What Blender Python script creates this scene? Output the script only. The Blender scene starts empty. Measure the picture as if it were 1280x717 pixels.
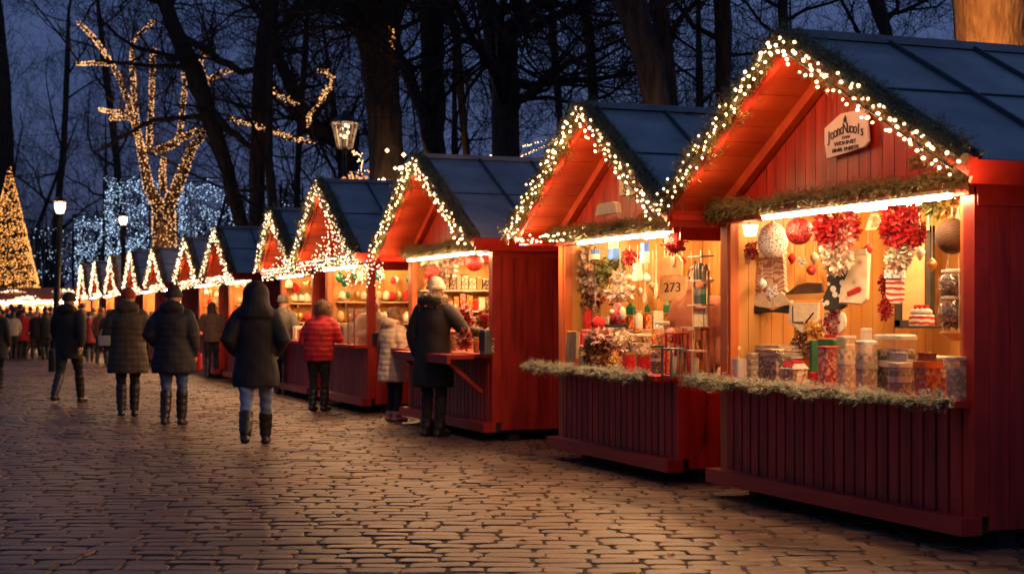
import bpy, math, random
from mathutils import Vector, Matrix
R = math.radians
rnd = random.Random(7)
SC = bpy.context.scene
COL = SC.collection
PI = math.pi
# ------------------------------------------------------------------ camera frame
EYE = 1.35; FPX = 1900.0; HOR = 393.0
YAW = R(20.6); CC, SS = math.cos(YAW), math.sin(YAW)
def pix(px, py, d):
    r = (px - 640) / FPX * d
    return Vector((r * CC + d * SS, d * CC - r * SS, EYE - (py - HOR) / FPX * d))
def onx(px, py, x):
    t = (px - 640) / FPX
    y = x * (CC - t * SS) / (SS + t * CC)
    d = x * SS + y * CC
    return Vector((x, y, EYE - (py - HOR) / FPX * d))
def depth(v): return v.x * SS + v.y * CC
# ------------------------------------------------------------------ mesh builder
class MB:
    def __init__(s): s.v = []; s.f = []
    def add(s, vs, fs):
        b = len(s.v); s.v.extend([tuple(v) for v in vs]); s.f.extend([tuple(i + b for i in f) for f in fs])
    def box(s, x0, x1, y0, y1, z0, z1):
        s.add([(x0,y0,z0),(x1,y0,z0),(x1,y1,z0),(x0,y1,z0),(x0,y0,z1),(x1,y0,z1),(x1,y1,z1),(x0,y1,z1)],
              [(0,3,2,1),(4,5,6,7),(0,1,5,4),(1,2,6,5),(2,3,7,6),(3,0,4,7)])
    def hexa(s, p):  # 8 points like box order
        s.add(p, [(0,3,2,1),(4,5,6,7),(0,1,5,4),(1,2,6,5),(2,3,7,6),(3,0,4,7)])
    def bar(s, a, b, w, h, up=(0,0,1)):
        a = Vector(a); b = Vector(b); t = (b - a).normalized(); u = Vector(up)
        sd = t.cross(u).normalized(); u2 = sd.cross(t).normalized()
        sd *= w / 2; u2 *= h / 2
        s.hexa([a-sd-u2, a+sd-u2, b+sd-u2, b-sd-u2, a-sd+u2, a+sd+u2, b+sd+u2, b-sd+u2])
    def tube(s, path, rad, n=6, cap=True, round_=False):
        P = [Vector(p) for p in path]
        if not isinstance(rad, (list, tuple)): rad = [rad] * len(P)
        rad = list(rad)
        if round_:
            for end in (0, -1):
                q = P[end]; o = P[1] if end == 0 else P[-2]
                t = (q - o).normalized(); r = rad[end]
                add = [(q + t * r * .6, r * .8), (q + t * r * .95, r * .3)]
                for (pp, rr) in add:
                    if end == 0: P.insert(0, pp); rad.insert(0, rr)
                    else: P.append(pp); rad.append(rr)
        b = len(s.v); m = len(P)
        t0 = (P[1] - P[0]).normalized()
        ref = Vector((0,0,1)) if abs(t0.z) < .9 else Vector((1,0,0))
        u = t0.cross(ref).normalized()
        for i in range(m):
            if i == 0: t = P[1] - P[0]
            elif i == m - 1: t = P[-1] - P[-2]
            else: t = P[i+1] - P[i-1]
            t.normalize()
            u = (u - t * u.dot(t))
            if u.length < 1e-6: u = t.orthogonal()
            u.normalize(); w = t.cross(u)
            for k in range(n):
                a = 2 * PI * k / n
                q = P[i] + (u * math.cos(a) + w * math.sin(a)) * rad[i]
                s.v.append((q.x, q.y, q.z))
        for i in range(m - 1):
            for k in range(n):
                k2 = (k + 1) % n
                s.f.append((b+i*n+k, b+i*n+k2, b+(i+1)*n+k2, b+(i+1)*n+k))
        if cap:
            s.f.append(tuple(b + k for k in reversed(range(n))))
            s.f.append(tuple(b + (m-1)*n + k for k in range(n)))
    def loft(s, rings, n=16):
        """rings: (cx, cy, cz, rx, ry) stacked upward"""
        b = len(s.v); m = len(rings)
        for (cx, cy, cz, rx, ry) in rings:
            for k in range(n):
                a = 2 * PI * k / n
                s.v.append((cx + rx * math.cos(a), cy + ry * math.sin(a), cz))
        for i in range(m - 1):
            for k in range(n):
                k2 = (k + 1) % n
                s.f.append((b+i*n+k, b+i*n+k2, b+(i+1)*n+k2, b+(i+1)*n+k))
        s.f.append(tuple(b + k for k in reversed(range(n))))
        s.f.append(tuple(b + (m-1)*n + k for k in range(n)))
    def lathe(s, prof, c=(0,0,0), n=16):
        s.loft([(c[0], c[1], c[2] + z, max(r, .0005), max(r, .0005)) for (r, z) in prof], n)
    def ell(s, c, r, n=12, m=8):
        if not isinstance(r, (list, tuple)): r = (r, r, r)
        rings = []
        for i in range(1, m):
            a = -PI/2 + PI * i / m
            rings.append((c[0], c[1], c[2] + r[2]*math.sin(a), r[0]*math.cos(a), r[1]*math.cos(a)))
        b = len(s.v); 
        s.loft(rings, n); s.f.pop(); s.f.pop()
        s.v.append((c[0], c[1], c[2]-r[2])); s.v.append((c[0], c[1], c[2]+r[2]))
        lo, hi = len(s.v)-2, len(s.v)-1; k0 = b + (m-2)*n
        for k in range(n):
            k2 = (k+1) % n
            s.f.append((b+k2, b+k, lo)); s.f.append((k0+k, k0+k2, hi))
    def ico(s, c, r):
        p = (1 + 5**.5)/2; L = math.sqrt(1+p*p); a = r/L; bb = r*p/L
        vs = [(-a,bb,0),(a,bb,0),(-a,-bb,0),(a,-bb,0),(0,-a,bb),(0,a,bb),(0,-a,-bb),(0,a,-bb),(bb,0,-a),(bb,0,a),(-bb,0,-a),(-bb,0,a)]
        fs = [(0,11,5),(0,5,1),(0,1,7),(0,7,10),(0,10,11),(1,5,9),(5,11,4),(11,10,2),(10,7,6),(7,1,8),(3,9,4),(3,4,2),(3,2,6),(3,6,8),(3,8,9),(4,9,5),(2,4,11),(6,2,10),(8,6,7),(9,8,1)]
        s.add([(x+c[0], y+c[1], z+c[2]) for x,y,z in vs], fs)
    def octa(s, c, r):
        x,y,z = c
        s.add([(x+r,y,z),(x-r,y,z),(x,y+r,z),(x,y-r,z),(x,y,z+r),(x,y,z-r)],
              [(0,2,4),(2,1,4),(1,3,4),(3,0,4),(2,0,5),(1,2,5),(3,1,5),(0,3,5)])
    def prism(s, pts, o, u, v, th, bev=.0):
        """polygon pts in plane (u,v) at origin o, extruded by thickness th along u x v, rounded by bev"""
        o = Vector(o); u = Vector(u).normalized(); v = Vector(v).normalized(); w = u.cross(v)
        n = len(pts); cx = sum(p[0] for p in pts)/n; cy = sum(p[1] for p in pts)/n
        lay = [(-th/2, 1 - bev), (-th/2*.55, 1), (th/2*.55, 1), (th/2, 1 - bev)] if bev else [(-th/2,1),(th/2,1)]
        b = len(s.v)
        for (h, k) in lay:
            for (x, y) in pts:
                q = o + u*(cx+(x-cx)*k) + v*(cy+(y-cy)*k) + w*h
                s.v.append((q.x, q.y, q.z))
        for i in range(len(lay)-1):
            for k in range(n):
                k2 = (k+1) % n
                s.f.append((b+i*n+k, b+i*n+k2, b+(i+1)*n+k2, b+(i+1)*n+k))
        s.f.append(tuple(b+k for k in reversed(range(n)))); s.f.append(tuple(b+(len(lay)-1)*n+k for k in range(n)))
    def rbox(s, c, w, d, h, r=.015):
        """upright rounded box, centre of its base at c, w along y, d along x"""
        pts = []
        for (sx, sy, a0) in ((1,1,0),(-1,1,90),(-1,-1,180),(1,-1,270)):
            for a in (0, 30, 60, 90):
                aa = R(a0 + a); pts.append((sx*(d/2-r)+r*math.cos(aa), sy*(w/2-r)+r*math.sin(aa)))
        b = len(s.v); n = len(pts); lay = [(0,.96),(r*.6,1),(h-r,1),(h-r*.3,.97),(h,.9)]
        for (z,k) in lay:
            for (x,y) in pts: s.v.append((c[0]+x*k, c[1]+y*k, c[2]+z))
        for i in range(len(lay)-1):
            for k in range(n):
                k2=(k+1)%n; s.f.append((b+i*n+k,b+i*n+k2,b+(i+1)*n+k2,b+(i+1)*n+k))
        s.f.append(tuple(b+k for k in reversed(range(n)))); s.f.append(tuple(b+(len(lay)-1)*n+k for k in range(n)))
    def tuft(s, c, r, n, size, rg=rnd, flat=.5):
        """n small petals / leaves on and inside an ellipsoid"""
        if not isinstance(r, (list, tuple)): r = (r,r,r)
        for _ in range(n):
            d = Vector((rg.gauss(0,1), rg.gauss(0,1), rg.gauss(0,1))).normalized()
            k = rg.uniform(.55, 1.05)
            p = Vector((c[0]+d.x*r[0]*k, c[1]+d.y*r[1]*k, c[2]+d.z*r[2]*k))
            t = (d + Vector((rg.gauss(0,.6), rg.gauss(0,.6), rg.gauss(0,.6)))).normalized()
            sd = t.cross(Vector((rg.gauss(0,1), rg.gauss(0,1), rg.gauss(0,1)))).normalized()
            L = size * rg.uniform(.6, 1.3); w = L * flat * .5
            s.add([p, p+t*L*.5+sd*w, p+t*L, p+t*L*.5-sd*w], [(0,1,2,3)])
    def build(s, name, mat, parent=None, smooth=False, loc=None, rotz=None):
        me = bpy.data.meshes.new(name)
        me.from_pydata(s.v, [], s.f)
        if smooth: me.polygons.foreach_set('use_smooth', [True]*len(me.polygons))
        me.update()
        return link(name, me, mat, parent, loc, rotz)
def link(name, me, mat, parent=None, loc=None, rotz=None):
    if mat is not None:
        me.materials.clear(); me.materials.append(mat)
    o = bpy.data.objects.new(name, me); COL.objects.link(o)
    if parent is not None: o.parent = parent
    if loc is not None: o.location = loc
    if rotz is not None: o.rotation_euler = (0,0,rotz)
    return o
def tag(o, label, cat=None, group=None, kind=None):
    if label: o['label'] = label
    if cat: o['category'] = cat
    if group: o['group'] = group
    if kind: o['kind'] = kind
    return o
def thing(name, label, cat, loc=(0,0,0), group=None, rotz=0):
    o = bpy.data.objects.new(name, None); COL.objects.link(o)
    o.empty_display_size = .1; o.location = loc; o.rotation_euler = (0,0,rotz)
    return tag(o, label, cat, group)
# ------------------------------------------------------------------ materials
def mat_new(name):
    m = bpy.data.materials.new(name); m.use_nodes = True
    nt = m.node_tree; nt.nodes.clear()
    out = nt.nodes.new('ShaderNodeOutputMaterial')
    return m, nt, out
def N(nt, t, **kw):
    n = nt.nodes.new(t)
    for k, v in kw.items():
        if k.startswith('i_'):
            key = k[2:].replace('_', ' ')
            n.inputs[key].default_value = v
        else: setattr(n, k, v)
    return n
def principled(name, c1, c2=None, scale=8, rough=.6, bump=0, bscale=None, stretch=(1,1,1), metal=0, island=False, detail=4, spec=.5, ramp=(.35,.65), coords='Object', sheen=0, bdist=.01, contrast=None):
    m, nt, out = mat_new(name)
    b = N(nt, 'ShaderNodeBsdfPrincipled'); nt.links.new(b.outputs[0], out.inputs[0])
    b.inputs['Roughness'].default_value = rough; b.inputs['Metallic'].default_value = metal
    b.inputs['Specular IOR Level'].default_value = spec
    if sheen: b.inputs['Sheen Weight'].default_value = sheen
    c2 = c2 or tuple(x*.65 for x in c1)
    tc = N(nt, 'ShaderNodeTexCoord'); mp = N(nt, 'ShaderNodeMapping'); mp.inputs['Scale'].default_value = stretch
    nt.links.new(tc.outputs[coords], mp.inputs[0])
    nz = N(nt, 'ShaderNodeTexNoise'); nz.inputs['Scale'].default_value = scale; nz.inputs['Detail'].default_value = detail
    nt.links.new(mp.outputs[0], nz.inputs['Vector'])
    cr = N(nt, 'ShaderNodeValToRGB'); cr.color_ramp.elements[0].position = ramp[0]; cr.color_ramp.elements[1].position = ramp[1]
    cr.color_ramp.elements[0].color = (*c2, 1); cr.color_ramp.elements[1].color = (*c1, 1)
    src = nz.outputs[0]
    if island:
        g = N(nt, 'ShaderNodeNewGeometry'); src = g.outputs['Random Per Island']
        cr.color_ramp.elements[0].position = 0; cr.color_ramp.elements[1].position = 1
    nt.links.new(src, cr.inputs[0]); nt.links.new(cr.outputs[0], b.inputs['Base Color'])
    if bump:
        n2 = N(nt, 'ShaderNodeTexNoise'); n2.inputs['Scale'].default_value = bscale or scale*3; n2.inputs['Detail'].default_value = 3
        nt.links.new(mp.outputs[0], n2.inputs['Vector'])
        bp = N(nt, 'ShaderNodeBump'); bp.inputs['Strength'].default_value = bump; bp.inputs['Distance'].default_value = bdist
        nt.links.new(n2.outputs[0], bp.inputs['Height']); nt.links.new(bp.outputs[0], b.inputs['Normal'])
    return m
def dots(name, base, dot, scale=20, size=.35, rough=.8, feature='F1', third=None):
    m, nt, out = mat_new(name)
    b = N(nt, 'ShaderNodeBsdfPrincipled'); nt.links.new(b.outputs[0], out.inputs[0]); b.inputs['Roughness'].default_value = rough
    tc = N(nt, 'ShaderNodeTexCoord'); v = N(nt, 'ShaderNodeTexVoronoi'); v.inputs['Scale'].default_value = scale
    nt.links.new(tc.outputs['Object'], v.inputs['Vector'])
    cr = N(nt, 'ShaderNodeValToRGB'); cr.color_ramp.interpolation = 'CONSTANT' if not third else 'LINEAR'
    cr.color_ramp.elements[0].color = (*dot,1); cr.color_ramp.elements[1].color = (*base,1); cr.color_ramp.elements[1].position = size
    if third:
        e = cr.color_ramp.elements.new(.75); e.color = (*third,1)
    nt.links.new(v.outputs['Distance'], cr.inputs[0]); nt.links.new(cr.outputs[0], b.inputs['Base Color'])
    return m
def glitter(name, c1, c2, scale=120, rough=.35, cut=.6):
    m, nt, out = mat_new(name)
    b = N(nt, 'ShaderNodeBsdfPrincipled'); nt.links.new(b.outputs[0], out.inputs[0]); b.inputs['Roughness'].default_value = rough
    tc = N(nt, 'ShaderNodeTexCoord'); v = N(nt, 'ShaderNodeTexVoronoi'); v.inputs['Scale'].default_value = scale
    nt.links.new(tc.outputs['Object'], v.inputs['Vector'])
    sp = N(nt, 'ShaderNodeSeparateColor'); nt.links.new(v.outputs['Color'], sp.inputs[0])
    cr = N(nt, 'ShaderNodeValToRGB'); cr.color_ramp.elements[0].color = (*c1,1); cr.color_ramp.elements[1].color = (*c2,1)
    cr.color_ramp.elements[0].position = cut-.1; cr.color_ramp.elements[1].position = cut+.1
    nt.links.new(sp.outputs[0], cr.inputs[0]); nt.links.new(cr.outputs[0], b.inputs['Base Color'])
    bp = N(nt, 'ShaderNodeBump'); bp.inputs['Strength'].default_value = .6; bp.inputs['Distance'].default_value = .01
    nt.links.new(v.outputs['Distance'], bp.inputs['Height']); nt.links.new(bp.outputs[0], b.inputs['Normal'])
    return m
def stripes(name, c1, c2, scale=30, axis='Z', dist=2, rough=.8, wtype='BANDS', pos=.5):
    m, nt, out = mat_new(name)
    b = N(nt, 'ShaderNodeBsdfPrincipled'); nt.links.new(b.outputs[0], out.inputs[0]); b.inputs['Roughness'].default_value = rough
    tc = N(nt, 'ShaderNodeTexCoord'); v = N(nt, 'ShaderNodeTexWave'); v.inputs['Scale'].default_value = scale
    v.wave_type = wtype; v.bands_direction = axis; v.inputs['Distortion'].default_value = dist; v.inputs['Detail'].default_value = 2
    nt.links.new(tc.outputs['Object'], v.inputs['Vector'])
    cr = N(nt, 'ShaderNodeValToRGB'); cr.color_ramp.elements[0].color = (*c1,1); cr.color_ramp.elements[1].color = (*c2,1)
    cr.color_ramp.elements[0].position = pos-.06; cr.color_ramp.elements[1].position = pos+.06
    nt.links.new(v.outputs[0], cr.inputs[0]); nt.links.new(cr.outputs[0], b.inputs['Base Color'])
    return m
def emit(name, c, strength, sample=False, island=False):
    m, nt, out = mat_new(name)
    e = N(nt, 'ShaderNodeEmission'); e.inputs[0].default_value = (*c,1); e.inputs[1].default_value = strength
    nt.links.new(e.outputs[0], out.inputs[0])
    if island:
        g = N(nt, 'ShaderNodeNewGeometry'); mr = N(nt, 'ShaderNodeMapRange')
        mr.inputs['To Min'].default_value = strength*.15; mr.inputs['To Max'].default_value = strength
        nt.links.new(g.outputs['Random Per Island'], mr.inputs[0]); nt.links.new(mr.outputs[0], e.inputs[1])
    try: m.cycles.emission_sampling = 'FRONT' if sample else 'NONE'
    except Exception: pass
    return m
def clear(name, tint=(1,1,1), gloss=.06, veil=(.8,.8,.78), veilw=.12):
    m, nt, out = mat_new(name)
    t = N(nt, 'ShaderNodeBsdfTransparent'); t.inputs[0].default_value = (*tint,1)
    g = N(nt, 'ShaderNodeBsdfGlossy'); g.inputs['Roughness'].default_value = .12
    d = N(nt, 'ShaderNodeBsdfDiffuse'); d.inputs[0].default_value = (*veil,1)
    a = N(nt, 'ShaderNodeMixShader'); a.inputs[0].default_value = gloss
    b = N(nt, 'ShaderNodeMixShader'); b.inputs[0].default_value = veilw
    nt.links.new(t.outputs[0], a.inputs[1]); nt.links.new(g.outputs[0], a.inputs[2])
    nt.links.new(a.outputs[0], b.inputs[1]); nt.links.new(d.outputs[0], b.inputs[2]); nt.links.new(b.outputs[0], out.inputs[0])
    return m
M = {}
M['red'] = principled('red_paint', (.47,.03,.016), (.24,.012,.007), scale=13, rough=.42, bump=.25, bscale=30, stretch=(1,1,.12), bdist=.004)
M['red_trim'] = principled('red_trim_paint', (.46,.03,.016), (.32,.016,.01), scale=4, rough=.4, bump=.2, bscale=30, stretch=(1,.2,1), bdist=.003)
M['soffit'] = principled('red_soffit_boards', (.5,.075,.02), (.36,.04,.012), scale=5, rough=.45, bump=.3, bscale=22, stretch=(.3,1,1), bdist=.004)
M['honey'] = principled('honey_pine', (.58,.31,.085), (.46,.21,.05), scale=5, rough=.5, bump=.2, bscale=24, stretch=(1,1,.08), bdist=.003)
M['orange'] = principled('orange_stained_post', (.6,.16,.035), (.45,.1,.02), scale=5, rough=.45, bump=.2, bscale=24, stretch=(1,1,.1), bdist=.003)
M['roof'] = principled('blue_grey_roof_metal', (.46,.455,.45), (.28,.28,.28), scale=2.2, rough=.45, bump=.2, bscale=5, bdist=.02, metal=.25)
M['roof_dark'] = principled('dark_seam_metal', (.07,.09,.11), rough=.5)
M['dark'] = principled('dark_underside_wood', (.03,.025,.02), rough=.9)
M['needle'] = principled('fir_needles', (.34,.29,.12), (.07,.08,.03), island=True, rough=.6)
M['frost'] = principled('frosted_fir_needles', (.5,.5,.38), (.03,.07,.03), island=True, rough=.6)
M['twig'] = principled('brown_wire_stem', (.1,.07,.04), rough=.8)
M['bulb'] = emit('warm_bulb', (1,.6,.28), 6)
M['bulbw'] = emit('white_warm_bulb', (1,.62,.32), 5)
M['bulb_far'] = emit('far_warm_bulb', (1,.66,.36), 6, island=True)
M['bulb_amber'] = emit('amber_bulb', (1,.38,.09), 2.6, island=True)
M['bulb_blue'] = emit('cold_white_led', (.5,.72,1), 2.8, island=True)
M['tube'] = emit('white_tube_light', (1,.6,.28), 150, sample=True)
M['lampglow'] = emit('lamp_glow', (1,.6,.25), 14, sample=True)
M['cable'] = principled('dark_green_cable', (.03,.035,.02), rough=.6)
M['white'] = principled('white_plastic', (.75,.68,.58), (.6,.52,.42), rough=.4)
M['cream'] = principled('cream_fabric', (.72,.62,.45), (.6,.48,.32), scale=40, rough=.9, bump=.3)
M['ribbon'] = principled('white_ribbon', (.8,.76,.7), rough=.7)
M['redf'] = principled('red_felt', (.6,.02,.02), (.4,.01,.01), scale=30, rough=.85, bump=.3)
M['red_glit'] = glitter('red_glitter', (.2,.005,.008), (.6,.06,.05), scale=90)
M['red_petal'] = principled('red_petals', (.5,.015,.018), (.14,.003,.005), island=True, rough=.5)
M['white_petal'] = principled('white_petals', (.85,.75,.62), (.45,.32,.22), island=True, rough=.6)
M['pink_petal'] = principled('pale_pink_petals', (.8,.5,.4), (.5,.2,.16), island=True, rough=.6)
M['gold_petal'] = principled('straw_flowers', (.8,.5,.14), (.5,.25,.05), island=True, rough=.6)
M['brown_petal'] = principled('dried_brown_petals', (.3,.15,.07), (.08,.035,.015), island=True, rough=.7)
M['green_petal'] = principled('dried_green_leaves', (.3,.3,.1), (.1,.12,.04), island=True, rough=.7)
M['glass'] = clear('clear_glass', veilw=.06)
M['glassf'] = clear('frosted_plastic', veilw=.3, gloss=.05, veil=(.75,.6,.42))
M['lid'] = principled('pale_lid', (.66,.55,.42), rough=.5)
M['gold'] = principled('gold_trim', (.65,.38,.12), rough=.35, metal=.6)
M['brown'] = principled('brown_felt', (.08,.035,.015), (.04,.018,.008), scale=20, rough=.9)
M['black'] = principled('black_cloth', (.015,.014,.014), rough=.85)
M['blackp'] = principled('black_plastic', (.02,.02,.022), rough=.35)
M['grey'] = principled('grey_metal', (.25,.24,.22), rough=.35, metal=.6)
M['green'] = principled('dark_green_tin', (.01,.11,.05), rough=.35)
M['blue'] = principled('bright_blue_paper', (.05,.2,.7), rough=.6)
M['parcel'] = glitter('mixed_nuts', (.12,.05,.02), (.5,.3,.14), scale=60, rough=.6)
M['spice'] = glitter('orange_spice', (.4,.06,.01), (.75,.3,.05), scale=50, rough=.6)
M['redspice'] = glitter('red_candy', (.3,.01,.01), (.7,.25,.15), scale=45, rough=.5)
M['pale'] = glitter('pale_sweets', (.3,.18,.09), (.72,.56,.38), scale=38, rough=.6)
M['darkgoods'] = glitter('dark_cocoa_pieces', (.02,.015,.01), (.3,.2,.14), scale=45, rough=.5)
M['wood'] = principled('light_plywood', (.62,.4,.18), (.5,.3,.12), scale=6, rough=.6, stretch=(1,.15,1))
M['barklit'] = principled('lamplit_bark', (.34,.19,.08), (.18,.09,.035), scale=22, rough=.9, bump=.8, bscale=30, stretch=(1,1,.25), bdist=.02, detail=8)  # lighter orange copy of the bark, with the lamp glow put into its colour
M['bulb_tree'] = emit('tree_wrap_bulb', (1,.47,.18), 2.6, island=True)
M['barkwood'] = principled('weathered_board', (.4,.3,.17), (.2,.13,.07), scale=14, rough=.8, stretch=(1,1,.15), bump=.4)
M['polka'] = dots('black_cloth_white_dots', (.02,.018,.018), (.75,.7,.6), scale=16, size=.38)
M['snow'] = dots('white_knit_grey_marks', (.8,.78,.76), (.2,.19,.22), scale=62, size=.4)
M['motif'] = dots('cream_felt_motifs', (.68,.58,.4), (.3,.18,.08), scale=14, size=.3, third=(.8,.72,.55))
M['nordic'] = stripes('nordic_knit', (.68,.5,.34), (.42,.17,.12), scale=9, dist=14)
M['tartan'] = stripes('red_white_knit', (.75,.7,.6), (.55,.03,.02), scale=9, dist=3)
M['wicker'] = stripes('dark_wicker', (.1,.045,.02), (.03,.012,.006), scale=30, dist=12)
M['skin'] = principled('skin', (.55,.3,.2), (.48,.25,.17), rough=.55)
M['ink'] = principled('dark_lettering', (.06,.03,.03), rough=.7)
M['signp'] = principled('pale_pink_sign', (.85,.68,.66), (.78,.6,.58), scale=6, rough=.6)
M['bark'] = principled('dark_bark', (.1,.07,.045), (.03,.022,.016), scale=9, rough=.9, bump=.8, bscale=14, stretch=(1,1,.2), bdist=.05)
M['twigs'] = principled('dark_twigs', (.05,.035,.03), (.025,.018,.016), rough=.9)
M['iron'] = principled('black_iron', (.02,.02,.022), rough=.45, metal=.5)
M['stone_dark'] = principled('dark_facade', (.02,.022,.03), rough=.9)
M['leaf'] = principled('fallen_leaves', (.14,.07,.025), (.04,.02,.01), island=True, rough=.8)

def wear(key, color, scale=9, thr=.66, stretch=(1,1,.25)):
    m = M[key]; nt = m.node_tree; b = next(n for n in nt.nodes if n.type == 'BSDF_PRINCIPLED'); src = b.inputs['Base Color'].links[0].from_socket
    tc = N(nt, 'ShaderNodeTexCoord'); mp = N(nt, 'ShaderNodeMapping'); mp.inputs['Scale'].default_value = stretch; nt.links.new(tc.outputs['Object'], mp.inputs[0])
    n_ = N(nt, 'ShaderNodeTexNoise'); n_.inputs['Scale'].default_value = scale; n_.inputs['Detail'].default_value = 9; n_.inputs['Roughness'].default_value = .7; nt.links.new(mp.outputs[0], n_.inputs['Vector'])
    r_ = N(nt, 'ShaderNodeMapRange'); r_.inputs['From Min'].default_value = thr; r_.inputs['From Max'].default_value = thr+.05; nt.links.new(n_.outputs[0], r_.inputs[0])
    x = N(nt, 'ShaderNodeMix', data_type='RGBA'); x.inputs[7].default_value = (*color,1); nt.links.new(r_.outputs[0], x.inputs[0]); nt.links.new(src, x.inputs[6]); nt.links.new(x.outputs[2], b.inputs['Base Color'])
wear('red', (.07,.03,.02), 7, .62); wear('red_trim', (.12,.05,.03), 12, .63, (1,.4,1)); wear('red', (.5,.12,.08), 16, .68)
wear('roof', (.08,.085,.08), 3, .6, (.4,1,1)); wear('honey', (.3,.13,.03), 9, .64, (1,1,.3))
# ------------------------------------------------------------------ world, dusk fill, camera
w = bpy.data.worlds.new("World"); SC.world = w; w.use_nodes = True
nt = w.node_tree; bg = nt.nodes['Background']
sky = nt.nodes.new('ShaderNodeTexSky'); sky.sky_type = 'NISHITA'; sky.sun_disc = False
SUN_EL, SUN_ROT = R(2.0), R(200)
sky.sun_elevation = SUN_EL; sky.sun_rotation = SUN_ROT; sky.ozone_density = 4; sky.air_density = 1.3; sky.dust_density = .3
mx = nt.nodes.new('ShaderNodeMix'); mx.data_type = 'RGBA'; mx.blend_type = 'MULTIPLY'; mx.inputs[0].default_value = 1
mx.inputs[7].default_value = (.35,.55,1.2,1)
# thin uneven dusk cloud
tc = nt.nodes.new('ShaderNodeTexCoord'); nz = nt.nodes.new('ShaderNodeTexNoise'); nz.inputs['Scale'].default_value = 3.5; nz.inputs['Detail'].default_value = 5
cr = nt.nodes.new('ShaderNodeValToRGB'); cr.color_ramp.elements[0].color = (.7,.7,.75,1); cr.color_ramp.elements[1].color = (1.15,1.12,1.08,1)
cr.color_ramp.elements[0].position = .35; cr.color_ramp.elements[1].position = .7
m2 = nt.nodes.new('ShaderNodeMix'); m2.data_type = 'RGBA'; m2.blend_type = 'MULTIPLY'; m2.inputs[0].default_value = 1
nt.links.new(tc.outputs['Generated'], nz.inputs['Vector']); nt.links.new(nz.outputs[0], cr.inputs[0])
nt.links.new(sky.outputs[0], mx.inputs[6]); nt.links.new(mx.outputs[2], m2.inputs[6]); nt.links.new(cr.outputs[0], m2.inputs[7])
# evening twilight band: blend the Nishita dome with the blue of late dusk by height
sx = nt.nodes.new('ShaderNodeSeparateXYZ'); nt.links.new(tc.outputs['Generated'], sx.inputs[0])
gr = nt.nodes.new('ShaderNodeValToRGB'); E = gr.color_ramp.elements
E[0].position = 0; E[0].color = (.4,.42,.85,1); E[1].position = .45; E[1].color = (.62,1.15,2.6,1)
e3 = E.new(.1); e3.color = (.75,1.05,2.4,1)
nt.links.new(sx.outputs[2], gr.inputs[0])
m4 = nt.nodes.new('ShaderNodeMix'); m4.data_type = 'RGBA'; m4.inputs[0].default_value = .8
nt.links.new(mx.outputs[2], m4.inputs[6]); nt.links.new(gr.outputs[0], m4.inputs[7]); nt.links.new(m4.outputs[2], m2.inputs[6])
nt.links.new(m2.outputs[2], bg.inputs[0]); bg.inputs[1].default_value = .08
def lamp(name, kind, loc, energy, color=(1,.5,.2), size=.05, rot=None, angle=None):
    l = bpy.data.lights.new(name, kind); l.energy = energy; l.color = color
    if kind == 'POINT': l.shadow_soft_size = size
    if kind == 'SUN': l.angle = angle
    if kind == 'SPOT': l.shadow_soft_size = size; l.spot_size = R(75); l.spot_blend = .6
    o = bpy.data.objects.new(name, l); COL.objects.link(o); o.location = loc
    if rot: o.rotation_euler = rot
    return o
lamp('dusk_fill', 'SUN', (0,0,30), .03, (.5,.65,1), rot=(R(60), 0, R(-160)), angle=R(20))  # weak bluish fill added for the roofs; the real one has already set
cam = bpy.data.cameras.new('camera'); co = bpy.data.objects.new('camera', cam); COL.objects.link(co)
cam.lens = 36 * FPX / 1280; cam.sensor_width = 36; cam.shift_y = (HOR - 358.5) / 1280
cam.clip_end = 2000; cam.clip_start = .05
co.location = (0,0,EYE); co.rotation_euler = (R(90), 0, -YAW); SC.camera = co
cam.dof.use_dof = True; cam.dof.focus_distance = 12.5; cam.dof.aperture_fstop = 3.2
SC.view_settings.view_transform = 'Standard'; SC.view_settings.look = 'None'; SC.view_settings.exposure = 0.25; SC.view_settings.gamma = 1
SC.view_settings.use_curve_mapping = False
cy = SC.cycles; cy.use_denoising = True; cy.max_bounces = 6; cy.diffuse_bounces = 3; cy.glossy_bounces = 3; cy.transparent_max_bounces = 12
cy.sample_clamp_indirect = 3; cy.caustics_reflective = False; cy.caustics_refractive = False; cy.use_light_tree = True
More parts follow.
